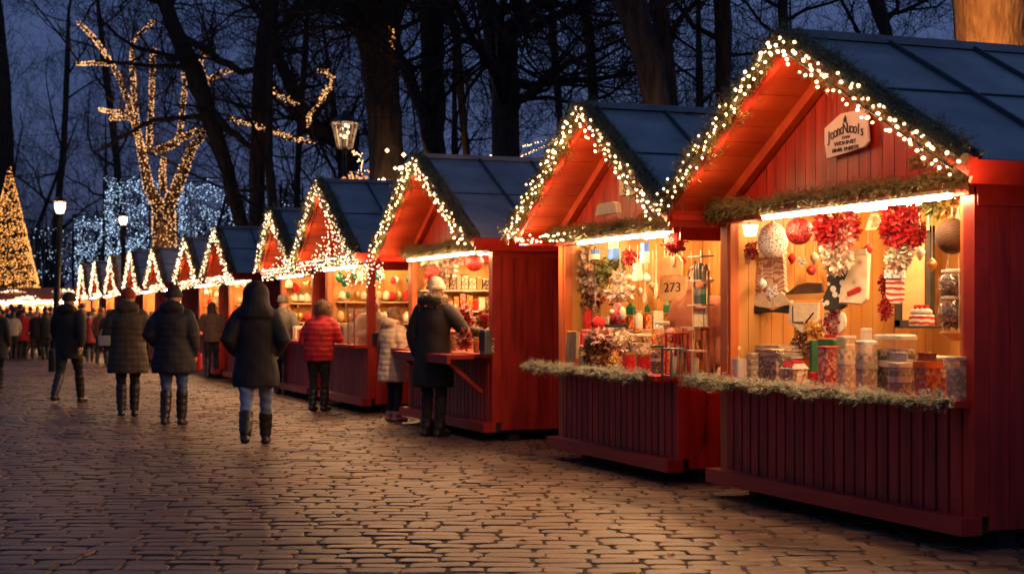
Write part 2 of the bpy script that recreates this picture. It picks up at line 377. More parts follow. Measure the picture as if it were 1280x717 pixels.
# ------------------------------------------------------------------ ground
def ground_mat():
    m, nt, out = mat_new('worn_stone_paving')
    b = N(nt, 'ShaderNodeBsdfPrincipled'); nt.links.new(b.outputs[0], out.inputs[0]); b.inputs['Specular IOR Level'].default_value = .32
    tc = N(nt, 'ShaderNodeTexCoord')
    mp = N(nt, 'ShaderNodeMapping'); mp.inputs['Rotation'].default_value = (0,0,R(17))
    nt.links.new(tc.outputs['Object'], mp.inputs[0])
    wn = N(nt, 'ShaderNodeTexNoise'); wn.inputs['Scale'].default_value = 1.1; wn.inputs['Detail'].default_value = 3
    nt.links.new(mp.outputs[0], wn.inputs['Vector'])
    vm = N(nt, 'ShaderNodeVectorMath', operation='MULTIPLY_ADD'); vm.inputs[1].default_value = (.6,.7,0)
    nt.links.new(wn.outputs['Color'], vm.inputs[0]); nt.links.new(mp.outputs[0], vm.inputs[2])
    w2 = N(nt, 'ShaderNodeTexNoise'); w2.inputs['Scale'].default_value = 7
    nt.links.new(mp.outputs[0], w2.inputs['Vector'])
    v2 = N(nt, 'ShaderNodeVectorMath', operation='MULTIPLY_ADD'); v2.inputs[1].default_value = (.11,.12,0)
    nt.links.new(w2.outputs['Color'], v2.inputs[0]); nt.links.new(vm.outputs[0], v2.inputs[2])
    bk = N(nt, 'ShaderNodeTexBrick'); bk.offset = .5; bk.inputs['Scale'].default_value = 1
    bk.inputs['Brick Width'].default_value = .37; bk.inputs['Row Height'].default_value = .225
    bk.inputs['Mortar Smooth'].default_value = .5; bk.inputs['Bias'].default_value = -.1
    bk.inputs['Color1'].default_value = (.12,.078,.055,1); bk.inputs['Color2'].default_value = (.29,.2,.14,1); bk.inputs['Mortar'].default_value = (.045,.03,.021,1)
    mz = N(nt, 'ShaderNodeTexNoise'); mz.inputs['Scale'].default_value = 2.2; mz.inputs['Detail'].default_value = 3
    nt.links.new(mp.outputs[0], mz.inputs['Vector']); mr = N(nt, 'ShaderNodeMapRange'); mr.inputs['From Min'].default_value = .3; mr.inputs['From Max'].default_value = .7
    mr.inputs['To Min'].default_value = .005; mr.inputs['To Max'].default_value = .022
    nt.links.new(mz.outputs[0], mr.inputs[0]); nt.links.new(mr.outputs[0], bk.inputs['Mortar Size'])
    nt.links.new(v2.outputs[0], bk.inputs['Vector'])
    # small setts farther mixed in, blotches
    bl = N(nt, 'ShaderNodeTexNoise'); bl.inputs['Scale'].default_value = .8; bl.inputs['Detail'].default_value = 6; bl.inputs['Roughness'].default_value = .65
    nt.links.new(tc.outputs['Object'], bl.inputs['Vector'])
    cr = N(nt, 'ShaderNodeValToRGB'); cr.color_ramp.elements[0].position = .35; cr.color_ramp.elements[1].position = .68
    cr.color_ramp.elements[0].color = (.42,.4,.39,1); cr.color_ramp.elements[1].color = (1.1,1.08,1.05,1)
    nt.links.new(bl.outputs[0], cr.inputs[0])
    m1 = N(nt, 'ShaderNodeMix', data_type='RGBA', blend_type='MULTIPLY'); m1.inputs[0].default_value = 1
    nt.links.new(bk.outputs['Color'], m1.inputs[6]); nt.links.new(cr.outputs[0], m1.inputs[7])
    fn = N(nt, 'ShaderNodeTexNoise'); fn.inputs['Scale'].default_value = 45; fn.inputs['Detail'].default_value = 4
    nt.links.new(tc.outputs['Object'], fn.inputs['Vector'])
    c3 = N(nt, 'ShaderNodeValToRGB'); c3.color_ramp.elements[0].position = .3; c3.color_ramp.elements[1].position = .7
    c3.color_ramp.elements[0].color = (.7,.7,.7,1); c3.color_ramp.elements[1].color = (1.15,1.15,1.15,1)
    nt.links.new(fn.outputs[0], c3.inputs[0])
    m3 = N(nt, 'ShaderNodeMix', data_type='RGBA', blend_type='MULTIPLY'); m3.inputs[0].default_value = 1
    nt.links.new(m1.outputs[2], m3.inputs[6]); nt.links.new(c3.outputs[0], m3.inputs[7])
    nt.links.new(m3.outputs[2], b.inputs['Base Color'])
    rr = N(nt, 'ShaderNodeMapRange'); rr.inputs['To Min'].default_value = .3; rr.inputs['To Max'].default_value = .62
    nt.links.new(bl.outputs[0], rr.inputs[0])
    rm = N(nt, 'ShaderNodeMath', operation='MAXIMUM'); nt.links.new(rr.outputs[0], rm.inputs[0]); nt.links.new(bk.outputs['Fac'], rm.inputs[1]); nt.links.new(rm.outputs[0], b.inputs['Roughness'])
    # bump: joints + uneven stone tops
    h1 = N(nt, 'ShaderNodeMath', operation='MULTIPLY_ADD'); h1.inputs[1].default_value = -1.0
    mm = N(nt, 'ShaderNodeMath', operation='MULTIPLY'); mm.inputs[1].default_value = .45
    sn = N(nt, 'ShaderNodeTexNoise'); sn.inputs['Scale'].default_value = 5; sn.inputs['Detail'].default_value = 5
    nt.links.new(v2.outputs[0], sn.inputs['Vector']); nt.links.new(sn.outputs[0], mm.inputs[0])
    nt.links.new(bk.outputs['Fac'], h1.inputs[0]); nt.links.new(mm.outputs[0], h1.inputs[2])
    bp = N(nt, 'ShaderNodeBump'); bp.inputs['Strength'].default_value = .9; bp.inputs['Distance'].default_value = .022
    nt.links.new(h1.outputs[0], bp.inputs['Height']); nt.links.new(bp.outputs[0], b.inputs['Normal'])
    return m
g = MB(); g.add([(-150,-30,-.014),(150,-30,-.014),(150,320,-.014),(-150,320,-.014)], [(0,1,2,3)])
tag(g.build('ground', ground_mat()), None, kind='structure')
# real setts over the part of the path that shows its stones
def sett_mat():
    m, nt, out = mat_new('worn_stone_setts')
    b = N(nt, 'ShaderNodeBsdfPrincipled'); nt.links.new(b.outputs[0], out.inputs[0]); b.inputs['Specular IOR Level'].default_value = .4
    g = N(nt, 'ShaderNodeNewGeometry'); tc = N(nt, 'ShaderNodeTexCoord')
    cr = N(nt, 'ShaderNodeValToRGB'); E = cr.color_ramp.elements; E[0].color = (.17,.1,.065,1); E[1].color = (.3,.19,.125,1); e = E.new(.85); e.color = (.24,.15,.1,1)
    nt.links.new(g.outputs['Random Per Island'], cr.inputs[0])
    col = cr.outputs[0]
    for sc_, lo, hi, c0, c1 in ((.7,.35,.68,(.42,.4,.4),(1.1,1.08,1.05)), (38,.3,.7,(.68,.68,.68),(1.2,1.18,1.15))):
        n_ = N(nt, 'ShaderNodeTexNoise'); n_.inputs['Scale'].default_value = sc_; n_.inputs['Detail'].default_value = 6; nt.links.new(tc.outputs['Object'], n_.inputs['Vector'])
        r_ = N(nt, 'ShaderNodeValToRGB'); r_.color_ramp.elements[0].position = lo; r_.color_ramp.elements[1].position = hi; r_.color_ramp.elements[0].color = (*c0,1); r_.color_ramp.elements[1].color = (*c1,1)
        nt.links.new(n_.outputs[0], r_.inputs[0]); mx_ = N(nt, 'ShaderNodeMix', data_type='RGBA', blend_type='MULTIPLY'); mx_.inputs[0].default_value = 1
        nt.links.new(col, mx_.inputs[6]); nt.links.new(r_.outputs[0], mx_.inputs[7]); col = mx_.outputs[2]
        if sc_ < 1:
            rr = N(nt, 'ShaderNodeMapRange'); rr.inputs['To Min'].default_value = .32; rr.inputs['To Max'].default_value = .6; nt.links.new(n_.outputs[0], rr.inputs[0]); nt.links.new(rr.outputs[0], b.inputs['Roughness'])
        else:
            bp = N(nt, 'ShaderNodeBump'); bp.inputs['Strength'].default_value = .5; bp.inputs['Distance'].default_value = .006; nt.links.new(n_.outputs[0], bp.inputs['Height']); nt.links.new(bp.outputs[0], b.inputs['Normal'])
    nt.links.new(col, b.inputs['Base Color'])
    return m
rg = random.Random(12); sv = []; sf = []
ROW = .165; nrow = int((44-5.5)/ROW)
for i in range(nrow):
    d0 = 5.5+i*ROW; r = -.36*d0-1.6+rg.random()*.3; rmax = .36*d0+1.6
    while r < rmax:
        L = rg.uniform(.2, .36); rc = r+L/2; dd = d0+.07*math.sin(rc*.7+d0*.22)+.03*math.sin(rc*2.3+d0)
        x = rc*CC+dd*SS; y = dd*CC-rc*SS
        if x < 6.4:
            j = rg.uniform(.004, .011); hw = L/2-j; hd = ROW/2-rg.uniform(.004,.011); z = rg.uniform(-.004,.003); tx, ty = rg.gauss(0,.012), rg.gauss(0,.02)
            c = min(hd, hw)*rg.uniform(.22,.4); pts = [(hw,-hd+c),(hw,hd-c),(hw-c,hd),(-hw+c,hd),(-hw,hd-c),(-hw,-hd+c),(-hw+c,-hd),(hw-c,-hd)]
            pts = [(u+rg.gauss(0,.006), v+rg.gauss(0,.005)) for u, v in pts]; sk = rg.gauss(0,.06); b0 = len(sv)
            for (k, zz) in ((1.0,-.016),(.97,-.003),(.84,.0)):
                for (u, v) in pts:
                    uu, vv = u*k, v*k+u*sk
                    sv.append((x+uu*CC+vv*SS, y+vv*CC-uu*SS, z+zz+(uu*tx+vv*ty if zz > -.01 else 0)))
            for q in range(2):
                for k in range(8): k2 = (k+1) % 8; sf.append((b0+q*8+k, b0+q*8+k2, b0+q*8+8+k2, b0+q*8+8+k))
            sf.append(tuple(b0+16+k for k in range(8)))
        r += L
pv = MB(); pv.v = sv; pv.f = sf
tag(pv.build('stone_paving', sett_mat()), None, kind='structure')
bd = MB(); C_ = [(-.36*5.2-1.9,5.2),(.36*5.2+1.9,5.2),(.36*44+1.9,44.1),(-.36*44-1.9,44.1)]
bd.add([(r*CC+d*SS, d*CC-r*SS, -.0095) for r, d in C_], [(0,1,2,3)])
tag(bd.build('sand_bed', principled('dark_joint_sand', (.06,.042,.03), (.03,.021,.015), scale=12, rough=.95, bump=.5, bscale=60)), None, kind='structure')
# soft earth strip behind and between the stalls
e = MB(); e.add([(6.3,-8,.006),(40,-8,.006),(40,160,.006),(6.3,160,.006)], [(0,1,2,3)])
tag(e.build('soil_verge', principled('leaf_litter_soil', (.07,.045,.025), (.03,.02,.012), scale=6, rough=.95, bump=.7, bscale=25, bdist=.03)), None, kind='structure')
# fallen leaves
lf = MB()
rg = random.Random(3)
def leaf(x, y, z, s):
    a = rg.uniform(0, 2*PI); c, q = math.cos(a), math.sin(a); t = rg.uniform(.1,.5)*s
    pts = [(-.5,0,.1),(-.15,.3,.0),(.2,.26,.35),(.5,0,.15),(.15,-.3,.3),(-.2,-.25,0)]
    lf.add([(x+s*(u*c-v*q), y+s*(u*q+v*c), z+h*t) for u,v,h in pts], [(0,1,2,3,4,5)])
for _ in range(260):
    d = rg.uniform(7.5, 26); px = rg.uniform(60, 1250)
    p = pix(px, HOR, d)
    if p.x < 5.3: leaf(p.x, p.y, .005, rg.uniform(.03,.075))
for _ in range(900):   # drifts against the stall feet
    y = rg.uniform(6, 24); x = 5.35 + rg.gauss(0,.12) if rg.random() < .3 else rg.uniform(5.6, 8)
    leaf(x, y, .008, rg.uniform(.03,.07))
for _ in range(500): leaf(rg.gauss(6.2,.35), rg.gauss(14.3,.35), rg.uniform(.005,.05), rg.uniform(.03,.07))
tag(lf.build('fallen_leaves', M['leaf']), 'brown fallen leaves scattered over the paving and drifted between the stalls', 'leaves', kind='stuff')

# ------------------------------------------------------------------ garlands and lights
def path_len(P): return sum((P[i+1]-P[i]).length for i in range(len(P)-1))
def path_at(P, t):
    L = path_len(P) * t
    for i in range(len(P)-1):
        s = (P[i+1]-P[i]).length
        if L <= s or i == len(P)-2: return P[i].lerp(P[i+1], min(1, L/s)), (P[i+1]-P[i]).normalized()
        L -= s
def garland(name, label, cat, P, rad, density, needle, mat, group, rg, nw=.004, sag=0):
    """P in world coordinates; returns a mesh thing whose origin is the first point"""
    P = [Vector(p) for p in P]; o = P[0].copy(); Q = [p - o for p in P]
    mb = MB(); L = path_len(Q)
    for _ in range(int(L*density)):
        t = rg.random(); c, tg = path_at(Q, t)
        lump = 1 + .35*math.sin(t*L*7+o.y) * math.sin(t*L*3.1)
        a = rg.uniform(0, 2*PI); u = tg.orthogonal().normalized(); v = tg.cross(u)
        out = u*math.cos(a)+v*math.sin(a)
        dr = (out*1.0 + tg*rg.choice((-1,1))*rg.uniform(.2,1.2)).normalized()
        base = c + out*rad*.25*lump
        sl = rad*lump*rg.uniform(.4,1.0)
        sd = dr.cross(Vector((rg.gauss(0,1),rg.gauss(0,1),rg.gauss(0,1)))).normalized(); up = dr.cross(sd)
        k = 7
        for j in range(k):
            q = base + dr*sl*(j+1)/k
            b = rg.uniform(0, 2*PI)
            nd = (dr*.8 + sd*math.cos(b) + up*math.sin(b)).normalized()
            nn = needle*rg.uniform(.7,1.2); ww = nd.orthogonal().normalized()*nw
            mb.add([q-ww, q+ww, q+nd*nn], [(0,1,2)])
    st = thing(name, label, cat, o, group)
    mb.build('foliage', mat, st)
    s2 = MB(); s2.tube(Q if len(Q) > 1 else Q*2, rad*.28, 6); s2.build('stem', M['twig'], st)
    return st
ico_me = {}
def bulb_mesh(r, key='bulb'):
    k = (round(r,4), key)
    if k not in ico_me:
        mb = MB(); mb.ell((0,0,0), (r,r,r*1.25), 8, 6)
        me = bpy.data.meshes.new('bulb'); me.from_pydata(mb.v, [], mb.f)
        me.polygons.foreach_set('use_smooth', [True]*len(me.polygons)); me.materials.append(M[key]); ico_me[k] = me
    return ico_me[k]
def string_lights(label, pts, P, r, group, individual=True, mat='bulb', cat='string lights'):
    """pts: bulb positions (world); P: cable path"""
    o = Vector(P[0]); st = thing('string_lights', label, cat, o, group)
    c = MB(); c.tube([Vector(p)-o for p in P], .006, 4); c.build('cable', M['cable'], st)
    if individual:
        me = bulb_mesh(r, mat)
        for p in pts[:100]:
            b = bpy.data.objects.new('bulb', me); COL.objects.link(b); b.parent = st; b.location = Vector(p)-o; b.scale = (rnd.uniform(.65,1.1),)*3; b.rotation_euler = (rnd.uniform(0,3),rnd.uniform(0,3),0)
        pts = pts[100:]
    if pts:
        mb = MB()
        for p in pts:
            q = Vector(p)-o
            if r > .02: mb.ico(q, r)
            else: mb.octa(q, r)
        x = mb.build('light_chain', M['bulb_far' if not individual else mat], st); x['kind'] = 'stuff'
    return st
# ------------------------------------------------------------------ market stalls
X0 = 5.5
def boards(mb, axis, a0, a1, fix, z0, z1, w, th=.02, gap=.008, zt=None):
    """vertical boards filling a0..a1 along axis 'y' (at x=fix) or 'x' (at y=fix); zt(a) gives a sloping top"""
    n = max(1, round((a1-a0)/w)); w = (a1-a0)/n
    for i in range(n):
        p, q = a0+i*w+gap/2, a0+(i+1)*w-gap/2
        zp, zq = (zt(p), zt(q)) if zt else (z1, z1)
        if axis == 'y':
            mb.hexa([(fix,p,z0),(fix+th,p,z0),(fix+th,q,z0),(fix,q,z0),(fix,p,zp),(fix+th,p,zp),(fix+th,q,zq),(fix,q,zq)])
        else:
            mb.hexa([(p,fix,z0),(q,fix,z0),(q,fix+th,z0),(p,fix+th,z0),(p,fix,zp),(q,fix,zq),(q,fix+th,zq),(p,fix+th,zp)])
    if axis == 'y':
        zz = (lambda a: zt(a)-.01) if zt else (lambda a: z1-.01)
        m_ = (a0+a1)/2
        if not zt: mb.box(fix+th*.6, fix+th*1.4, a0, a1, z0+.01, z1-.01)
    else:
        if not zt: mb.box(a0, a1, fix+th*.4, fix+th*.9, z0+.01, z1-.01)
def bump_front(mb, a0, a1, z0, z1, w):
    """board-and-batten front: recessed dark gaps between proud boards"""
    n = max(1, round((a1-a0)/w)); w = (a1-a0)/n
    for i in range(n):
        p, q = a0+i*w, a0+(i+1)*w
        mb.box(-.018, .004, p+.011, q-.011, z0, z1)
    mb.box(.004, .02, a0, a1, z0, z1)
def stall(yc, w, label, wr=None, wl=None, depth_=3.0, tip=3.07, eave=2.18, xs=X0, counter=.85, ov=.42, redge=2.12, front_w=.12, open_side=False, flip=False, nopost=False, tube=(.35,.3), detail=True, ylo=None, yhi=None, walls=None):
    """yc ridge line (world y); walls = (y_right, y_left) of the box; wr/wl roof half widths"""
    y0, y1 = (walls if walls else (yc-w/2, yc+w/2)); y0 -= yc; y1 -= yc
    wr = wr or w/2+.28; wl = wl or w/2+.28
    st = thing('market_stall', label, 'market stall', (xs, yc, 0), 'market stalls in a row along the path')
    sR = (tip-redge)/wr; sL = (tip-redge)/wl
    def zt(y): return tip - .1 - (sR*(-y) if y < 0 else sL*y)
    D = depth_
    # lower front
    b = MB(); bump_front(b, y0+.1, y1-.1, .2, counter-.04, front_w); b.build('front_panel', M['red'], st)
    b = MB(); b.box(-.12, .02, y0-.03, y1+.03, .1, .2); b.build('base_board', M['red_trim'], st)
    for yy in (y0+.12, y1-.12):
        for xx in (.2, D-.3): b = MB(); b.box(xx, xx+.12, yy-.06, yy+.06, 0, .1); b.build('foot_block', M['dark'], st)
    b = MB(); b.box(.02, D, y0+.02, y1-.02, .1, .2); b.build('floor', M['dark'], st)
    # counter
    b = MB(); b.box(-.2, .55, y0+.03-(0 if not flip else 0), y1+.12, counter-.04, counter)
    b.build('counter', M['red_trim'], st)
    if flip:
        b = MB(); b.box(-.5, -.2, y0+.05, y1-1.0, counter-.05, counter-.005); b.box(-.5,-.46,y0+.05,y1-1.0,counter-.1,counter-.05)
        fl = b.build('folding_shelf', M['red_trim'], st)
        for yy in (y0+.3, y1-1.2):
            b = MB(); b.bar((-.44, yy, counter-.06), (-.02, yy, counter-.42), .04, .05, (0,1,0)); b.build('bracket', M['red_trim'], fl)
    # posts
    for (yy, s) in ((y0, 1), (y1, -1)):
        if s > 0 and nopost:
            b = MB(); b.box(-.01, .09, yy, yy+.1, .2, counter-.04); b.build('post', M['red_trim'], st); continue
        b = MB(); a, c = sorted((yy, yy+.1*s)); b.box(-.01, .09, a, c, .2, eave-.02); b.build('post', M['orange'] if s < 0 else M['red_trim'], st)
        b = MB(); a, c = sorted((yy+.1*s, yy+.14*s)); b.box(.0, .06, a, c, counter, eave-.1); b.build('post', M['orange'], st)
    # side walls (outer) and interior lining
    def side(yf, lo, hi, th, nm='side_wall'):
        b = MB(); boards(b, 'x', .09, D, yf, lo, hi, .145, th=th, gap=.006); return b.build(nm, M['red'], st)
    if open_side:
        side(y0, .12, counter, .024)
        b = MB(); b.box(D-.1, D, y0, y0+.1, counter, eave-.02); b.build('post', M['orange'], st)
    else:
        side(y0, .12, eave-.02, .024)
    side(y1-.024, .12, eave-.02, .024)
    DI = min(1.5, D-.3)
    b = MB(); boards(b, 'x', .1, DI, y1-.05, counter-.2, eave-.02, .1, th=.02, gap=.004)
    b.build('side_lining', M['honey'], st)
    if not open_side:
        b = MB(); boards(b, 'x', .1, DI, y0+.03, counter-.2, eave-.02, .1, th=.02, gap=.004)
        b.build('side_lining', M['honey'], st)
    b = MB(); boards(b, 'y', y0+.05, y1-.05, DI, .2, eave+.05, .1, th=.02, gap=.005); b.build('inner_back_wall', M['honey'], st)
    b = MB(); boards(b, 'y', y0, y1, D-.02, .12, eave, .145, th=.02); b.build('rear_wall', M['red'], st)
    b = MB(); b.box(.1, D-.03, y0+.03, y1-.03, eave-.02, eave); b.build('ceiling', M['honey'], st)
    # beam + gable wall
    b = MB(); b.box(-.05, .07, y0, y1, eave-.14, eave+.02); b.build('beam', M['red_trim'], st)
    b = MB(); boards(b, 'y', y0+.02, -.001, .0, eave+.02, 0, .13, zt=lambda y: max(eave+.03, zt(y)-.02)); boards(b, 'y', .001, y1-.02, .0, eave+.02, 0, .13, zt=lambda y: max(eave+.03, zt(y)-.02))
    b.box(.021,.03,y0+.3,y1-.3,eave+.02,eave+.2)
    b.build('gable_wall', M['red'], st)
    # roof
    th = .035; lap = .12
    for (sg, hw, sl) in ((-1, wr, sR), (1, wl, sL)):
        nrm = Vector((0, sg*sl, 1)).normalized(); dn = Vector((0, sg, -sl)).normalized(); LL = hw*math.sqrt(1+sl*sl)
        A = Vector((-ov, 0, tip)); 
        def P(x, s, h): return Vector((x, 0, tip)) + dn*s + nrm*h
        def slab(m_, x0, x1, s0, s1, h0, h1):
            m_.hexa([P(x0,s0,h0),P(x1,s0,h0),P(x1,s1,h0),P(x0,s1,h0),P(x0,s0,h1),P(x1,s0,h1),P(x1,s1,h1),P(x0,s1,h1)] if sg>0 else
                    [P(x0,s1,h0),P(x1,s1,h0),P(x1,s0,h0),P(x0,s0,h0),P(x0,s1,h1),P(x1,s1,h1),P(x1,s0,h1),P(x0,s0,h1)])
        b = MB(); slab(b, -ov, D+.2, 0, LL, -.0, th); rf = b.build('roof', M['roof'], st)
        b = MB(); n = 6; 
        for i in range(n+1):
            xx = -ov + .02 + (D+.2+ov-.06)*i/n; slab(b, xx, xx+.02, .06, LL, th, th+.03)
        slab(b, -ov, D+.2, LL*.48, LL*.48+.012, th, th+.012)
        b.build('standing_seam', M['roof_dark'], rf)
        # soffit boards running along the slope front to back
        b = MB(); k = 11
        for i in range(k):
            s0, s1 = LL*i/k+.004, LL*(i+1)/k-.004
            slab(b, -ov+.02, .0, s0, s1, -.025, -.004)
        slab(b, -ov+.02, D, .0, LL, -.0039, -.001)
        b.build('soffit', M['soffit'], st)
        b = MB(); slab(b, -ov-.03, -ov, -.02, LL+.02, -.06, th+.01); b.build('barge_board', M['red_trim'], st)
        b = MB(); slab(b, -.07, -.005, .0, LL-.06, -.10, -.026); b.build('rafter', M['soffit'], st)
        b = MB(); slab(b, -ov, D+.2, LL, LL+.022, -.1, th); b.build('fascia', M['red_trim'], st)
        # gutter boards closing the wall below the eave
        yy = sg*hw; b = MB(); zE = tip - sl*hw; edge = (y0 if sg < 0 else y1)
        zi = tip - sl*abs(edge)
        a, c = (edge-.02, edge) if sg<0 else (edge, edge+.02)
        b.box(.0, D, a, c, eave-.2, zi-.03); b.build('eave_board', M['red_trim'], st)
    b = MB(); b.bar((-ov-.02, 0, tip+.035), (D+.22, 0, tip+.035), .16, .05); b.build('ridge_cap', M['roof'], st)
    # tube light
    b = MB(); b.tube([(-.1, y0+tube[0], eave-.145), (-.1, y1-tube[1], eave-.145)], .0125, 8); t = b.build('tube_light', M['tube'], st, smooth=True)
    b = MB(); b.box(-.125, -.075, y0+tube[0]-.02, y1-tube[1]+.02, eave-.128, eave-.105); b.build('lamp_holder', M['white'], t)
    b = MB(); b.tube([(.75, y0+.3, eave-.055), (.75, y1-.3, eave-.055)], .02, 8); b.build('added_fill_tube', M['tube'], st, smooth=True)  # unseen second tube, added behind the beam to brighten the interior
    return dict(st=st, yc=yc, y0=yc+y0, y1=yc+y1, tip=tip, eave=eave, xs=xs, ov=ov, sR=sR, sL=sL, wr=wr, wl=wl, counter=counter)
def gable_path(S, off=.0, xo=0, n=14, up=0):
    """front edge of the roof, right eave -> tip -> left eave"""
    x = S['xs']-S['ov']-.06+xo; P = []
    for i in range(n+1):
        y = -S['wr'] + S['wr']*i/n; P.append(Vector((x, S['yc']+y, S['tip']-S['sR']*(-y)-.03+up)))
    for i in range(1, n+1):
        y = S['wl']*i/n; P.append(Vector((x, S['yc']+y, S['tip']-S['sL']*y-.03+up)))
    return P
def dress(S, lab, near=2, nb=90, r=.015, seed=1, net=0, icicle=True):
    rg = random.Random(seed)
    xs = S['xs']
    gp = gable_path(S, up=.06)
    dens = {2: 850, 1: 330, 0: 80}[near]
    nd = {2: .034, 1: .05, 0: .07}[near]
    garland('fir_garland', 'fir garland tacked along the gable edge of the '+lab, 'garland', gp, .11, dens, nd, M['needle'], 'fir garlands on the gable edges', rg, nw={2:.0034,1:.005,0:.009}[near])
    # bulbs in two loose rows winding round the edge
    pts = []
    G = gable_path(S, xo=-.075, n=20)
    for i in range(nb):
        t = (i+.5)/nb + rg.gauss(0, .003); t = min(.999, max(.001, t)); c, tg = path_at(G, t)
        side = .05*((1,-1,0)[i % 3]) + rg.gauss(0,.016)
        up = Vector((0, -tg.z, tg.y)); 
        if up.z < 0: up = -up
        pts.append(c + up*(side) + Vector((rg.uniform(-.02,.04),0,0)))
    cab = [c for c in G]
    string_lights('warm bulb string wound round the gable edge of the '+lab, pts, cab, r, 'bulb strings on the gables', individual=(near == 2), mat='bulb' if near == 2 else 'bulbw')
    # point lamps sitting at bulb positions
    n = {2: 5, 1: 3, 0: 1}[near]
    for k in range(n*2):
        if S is S1 and k == n*2-1: continue
        t = (k+.5)/(n*2); c, tg = path_at(G, t)
        lamp('bulb_light', 'POINT', c+Vector((.06 if near else -.05,0,-.12)), S.get('pw', 3.0)*{2: 1, 1: 1.7, 0: 4}[near], size=.05)
    if near:
        y0, y1 = S['y0'], S['y1']
        P = [Vector((xs-.12, y0-.1+(y1-y0+.35)*i/12, S['eave']-.05 + .012*math.sin(i*2.1))) for i in range(13)]
        garland('fir_garland', 'plain fir garland along the beam of the '+lab, 'garland', P, .085, dens*.9, nd*.9, M['needle'], 'fir garlands on the beams', rg, nw=.0022 if near==2 else .004)
    if icicle:
        y0, y1 = S['yc']-S['wr'], S['yc']+S['wl']; pts = []
        m = int(70*(y1-y0)/3)
        for i in range(m):
            y = y0+(y1-y0)*(i+.5)/m; k = rg.randint(1, 4)
            for j in range(k): pts.append(Vector((xs-.42+rg.gauss(0,.02), y+rg.gauss(0,.01), S['eave']-.04-.05*j+rg.gauss(0,.01))))
        P = [Vector((xs-.42, y0+(y1-y0)*i/8, S['eave']-.02)) for i in range(9)]
        string_lights('icicle light chain hanging under the front eave of the '+lab, pts, P, .012, 'icicle light chains', individual=False)
    if net:
        pts = []
        for _ in range(net):
            y = rg.uniform(-S['wr'], S['wl'])*.9; zt = S['tip'] - (S['sR']*-y if y<0 else S['sL']*y) - .1
            z = rg.uniform(S['eave'], max(S['eave']+.02, zt)); pts.append(Vector((xs-.05-rg.random()*.25, S['yc']+y, z)))
        P = [Vector((xs-.04, S['yc']-.8, S['eave']+.1)), Vector((xs-.04, S['yc'], S['eave']+.5)), Vector((xs-.04, S['yc']+.8, S['eave']+.1))]
        string_lights('net of small bulbs filling the gable of the '+lab, pts, P, .011, 'light nets in the gables', individual=False)
S1 = stall(8.45, 3.0, 'large red wooden market stall nearest the camera, shield sign in its gable', walls=(7.15,10.15), wr=1.83, wl=1.72, depth_=3.4, tip=3.1, eave=2.17, redge=2.14, counter=.86, tube=(.1,.8))
S2 = stall(11.66, 2.5, 'second red market stall from the right, small plaque and 273 board', walls=(10.85,13.35), wr=1.5, wl=1.7, depth_=3.2, tip=3.06, eave=2.14, redge=2.1, counter=.86, tube=(.0,.7), open_side=True, nopost=True)
S3 = stall(16.4, 3.1, 'third red market stall with folding shelf and black fur-hooded customer', walls=(15.2,18.3), wr=1.85, wl=1.75, depth_=3.2, tip=3.1, eave=2.16, redge=2.1, counter=.93, flip=True, front_w=.13)
S4 = stall(21.15, 2.4, 'fourth stall from the right with net lights in its gable and open side counter', walls=(20.2,22.7), wr=1.95, wl=1.6, depth_=3.0, tip=3.22, eave=2.16, redge=2.13, counter=.93, open_side=True)
S5 = stall(24.35, 2.6, 'smaller stall with wreath on its wall behind the red jacket shopper', walls=(23.5,26.0), wr=1.5, wl=1.2, depth_=2.6, tip=3.02, eave=2.12, redge=2.1, counter=.93)
dress(S1, 'nearest stall', 2, 150, .0115, 11, icicle=False)
dress(S2, 'stall with the 273 board', 2, 150, .0125, 12, icicle=False)
dress(S3, 'stall with the folding shelf', 2, 150, .0135, 13, icicle=False)
dress(S4, 'stall with the open side counter', 1, 130, .017, 14, net=260)
dress(S5, 'small stall with the wreath', 1, 120, .017, 15, net=160)
far = [(29.7,3.02,'dark blue roofed stall just left of the tall black hooded coat'),
       (33.5,2.98,'stall above the dark hooded puffer coat, seventh from the right'),
       (38.8,2.98,'eighth stall from the right, beneath the lit tree trunk'),
       (43.7,3.1,'ninth stall from the right, left of the lit tree trunk'),
       (49.0,3.15,'tenth stall from the right, below the smaller street lamp'),
       (54.2,3.15,'eleventh stall from the right in the far end of the row'),
       (59.4,3.2,'leftmost and farthest gabled stall of the row')]
for i, (y, tip, lab) in enumerate(far):
    S = stall(y, 2.7, lab, wr=1.55, wl=1.55, depth_=2.8, tip=tip, eave=2.12, redge=2.1, counter=.93, front_w=.2)
    dress(S, ['dark blue roofed stall','seventh stall from the right','eighth stall from the right','ninth stall from the right','tenth stall from the right','eleventh stall from the right','farthest stall of the row'][i], 0, 110, .02+i*.002, 20+i, net=60)
# counter garlands (frosted) on the two nearest stalls
for (S, a, b, lab) in ((S1, 7.12, 10.32, 'nearest stall'), (S2, 11.0, 13.75, 'stall with the 273 board')):
    P = [Vector((X0-.22+.02*math.sin(i*1.7), a+(b-a)*i/16, S['counter']-.0+.012*math.sin(i*2.3))) for i in range(17)]
    garland('counter_garland', 'frosted fir garland draped along the counter edge of the '+lab, 'garland', P, .06, 400, .034, M['frost'], None, random.Random(int(a)), nw=.0024)
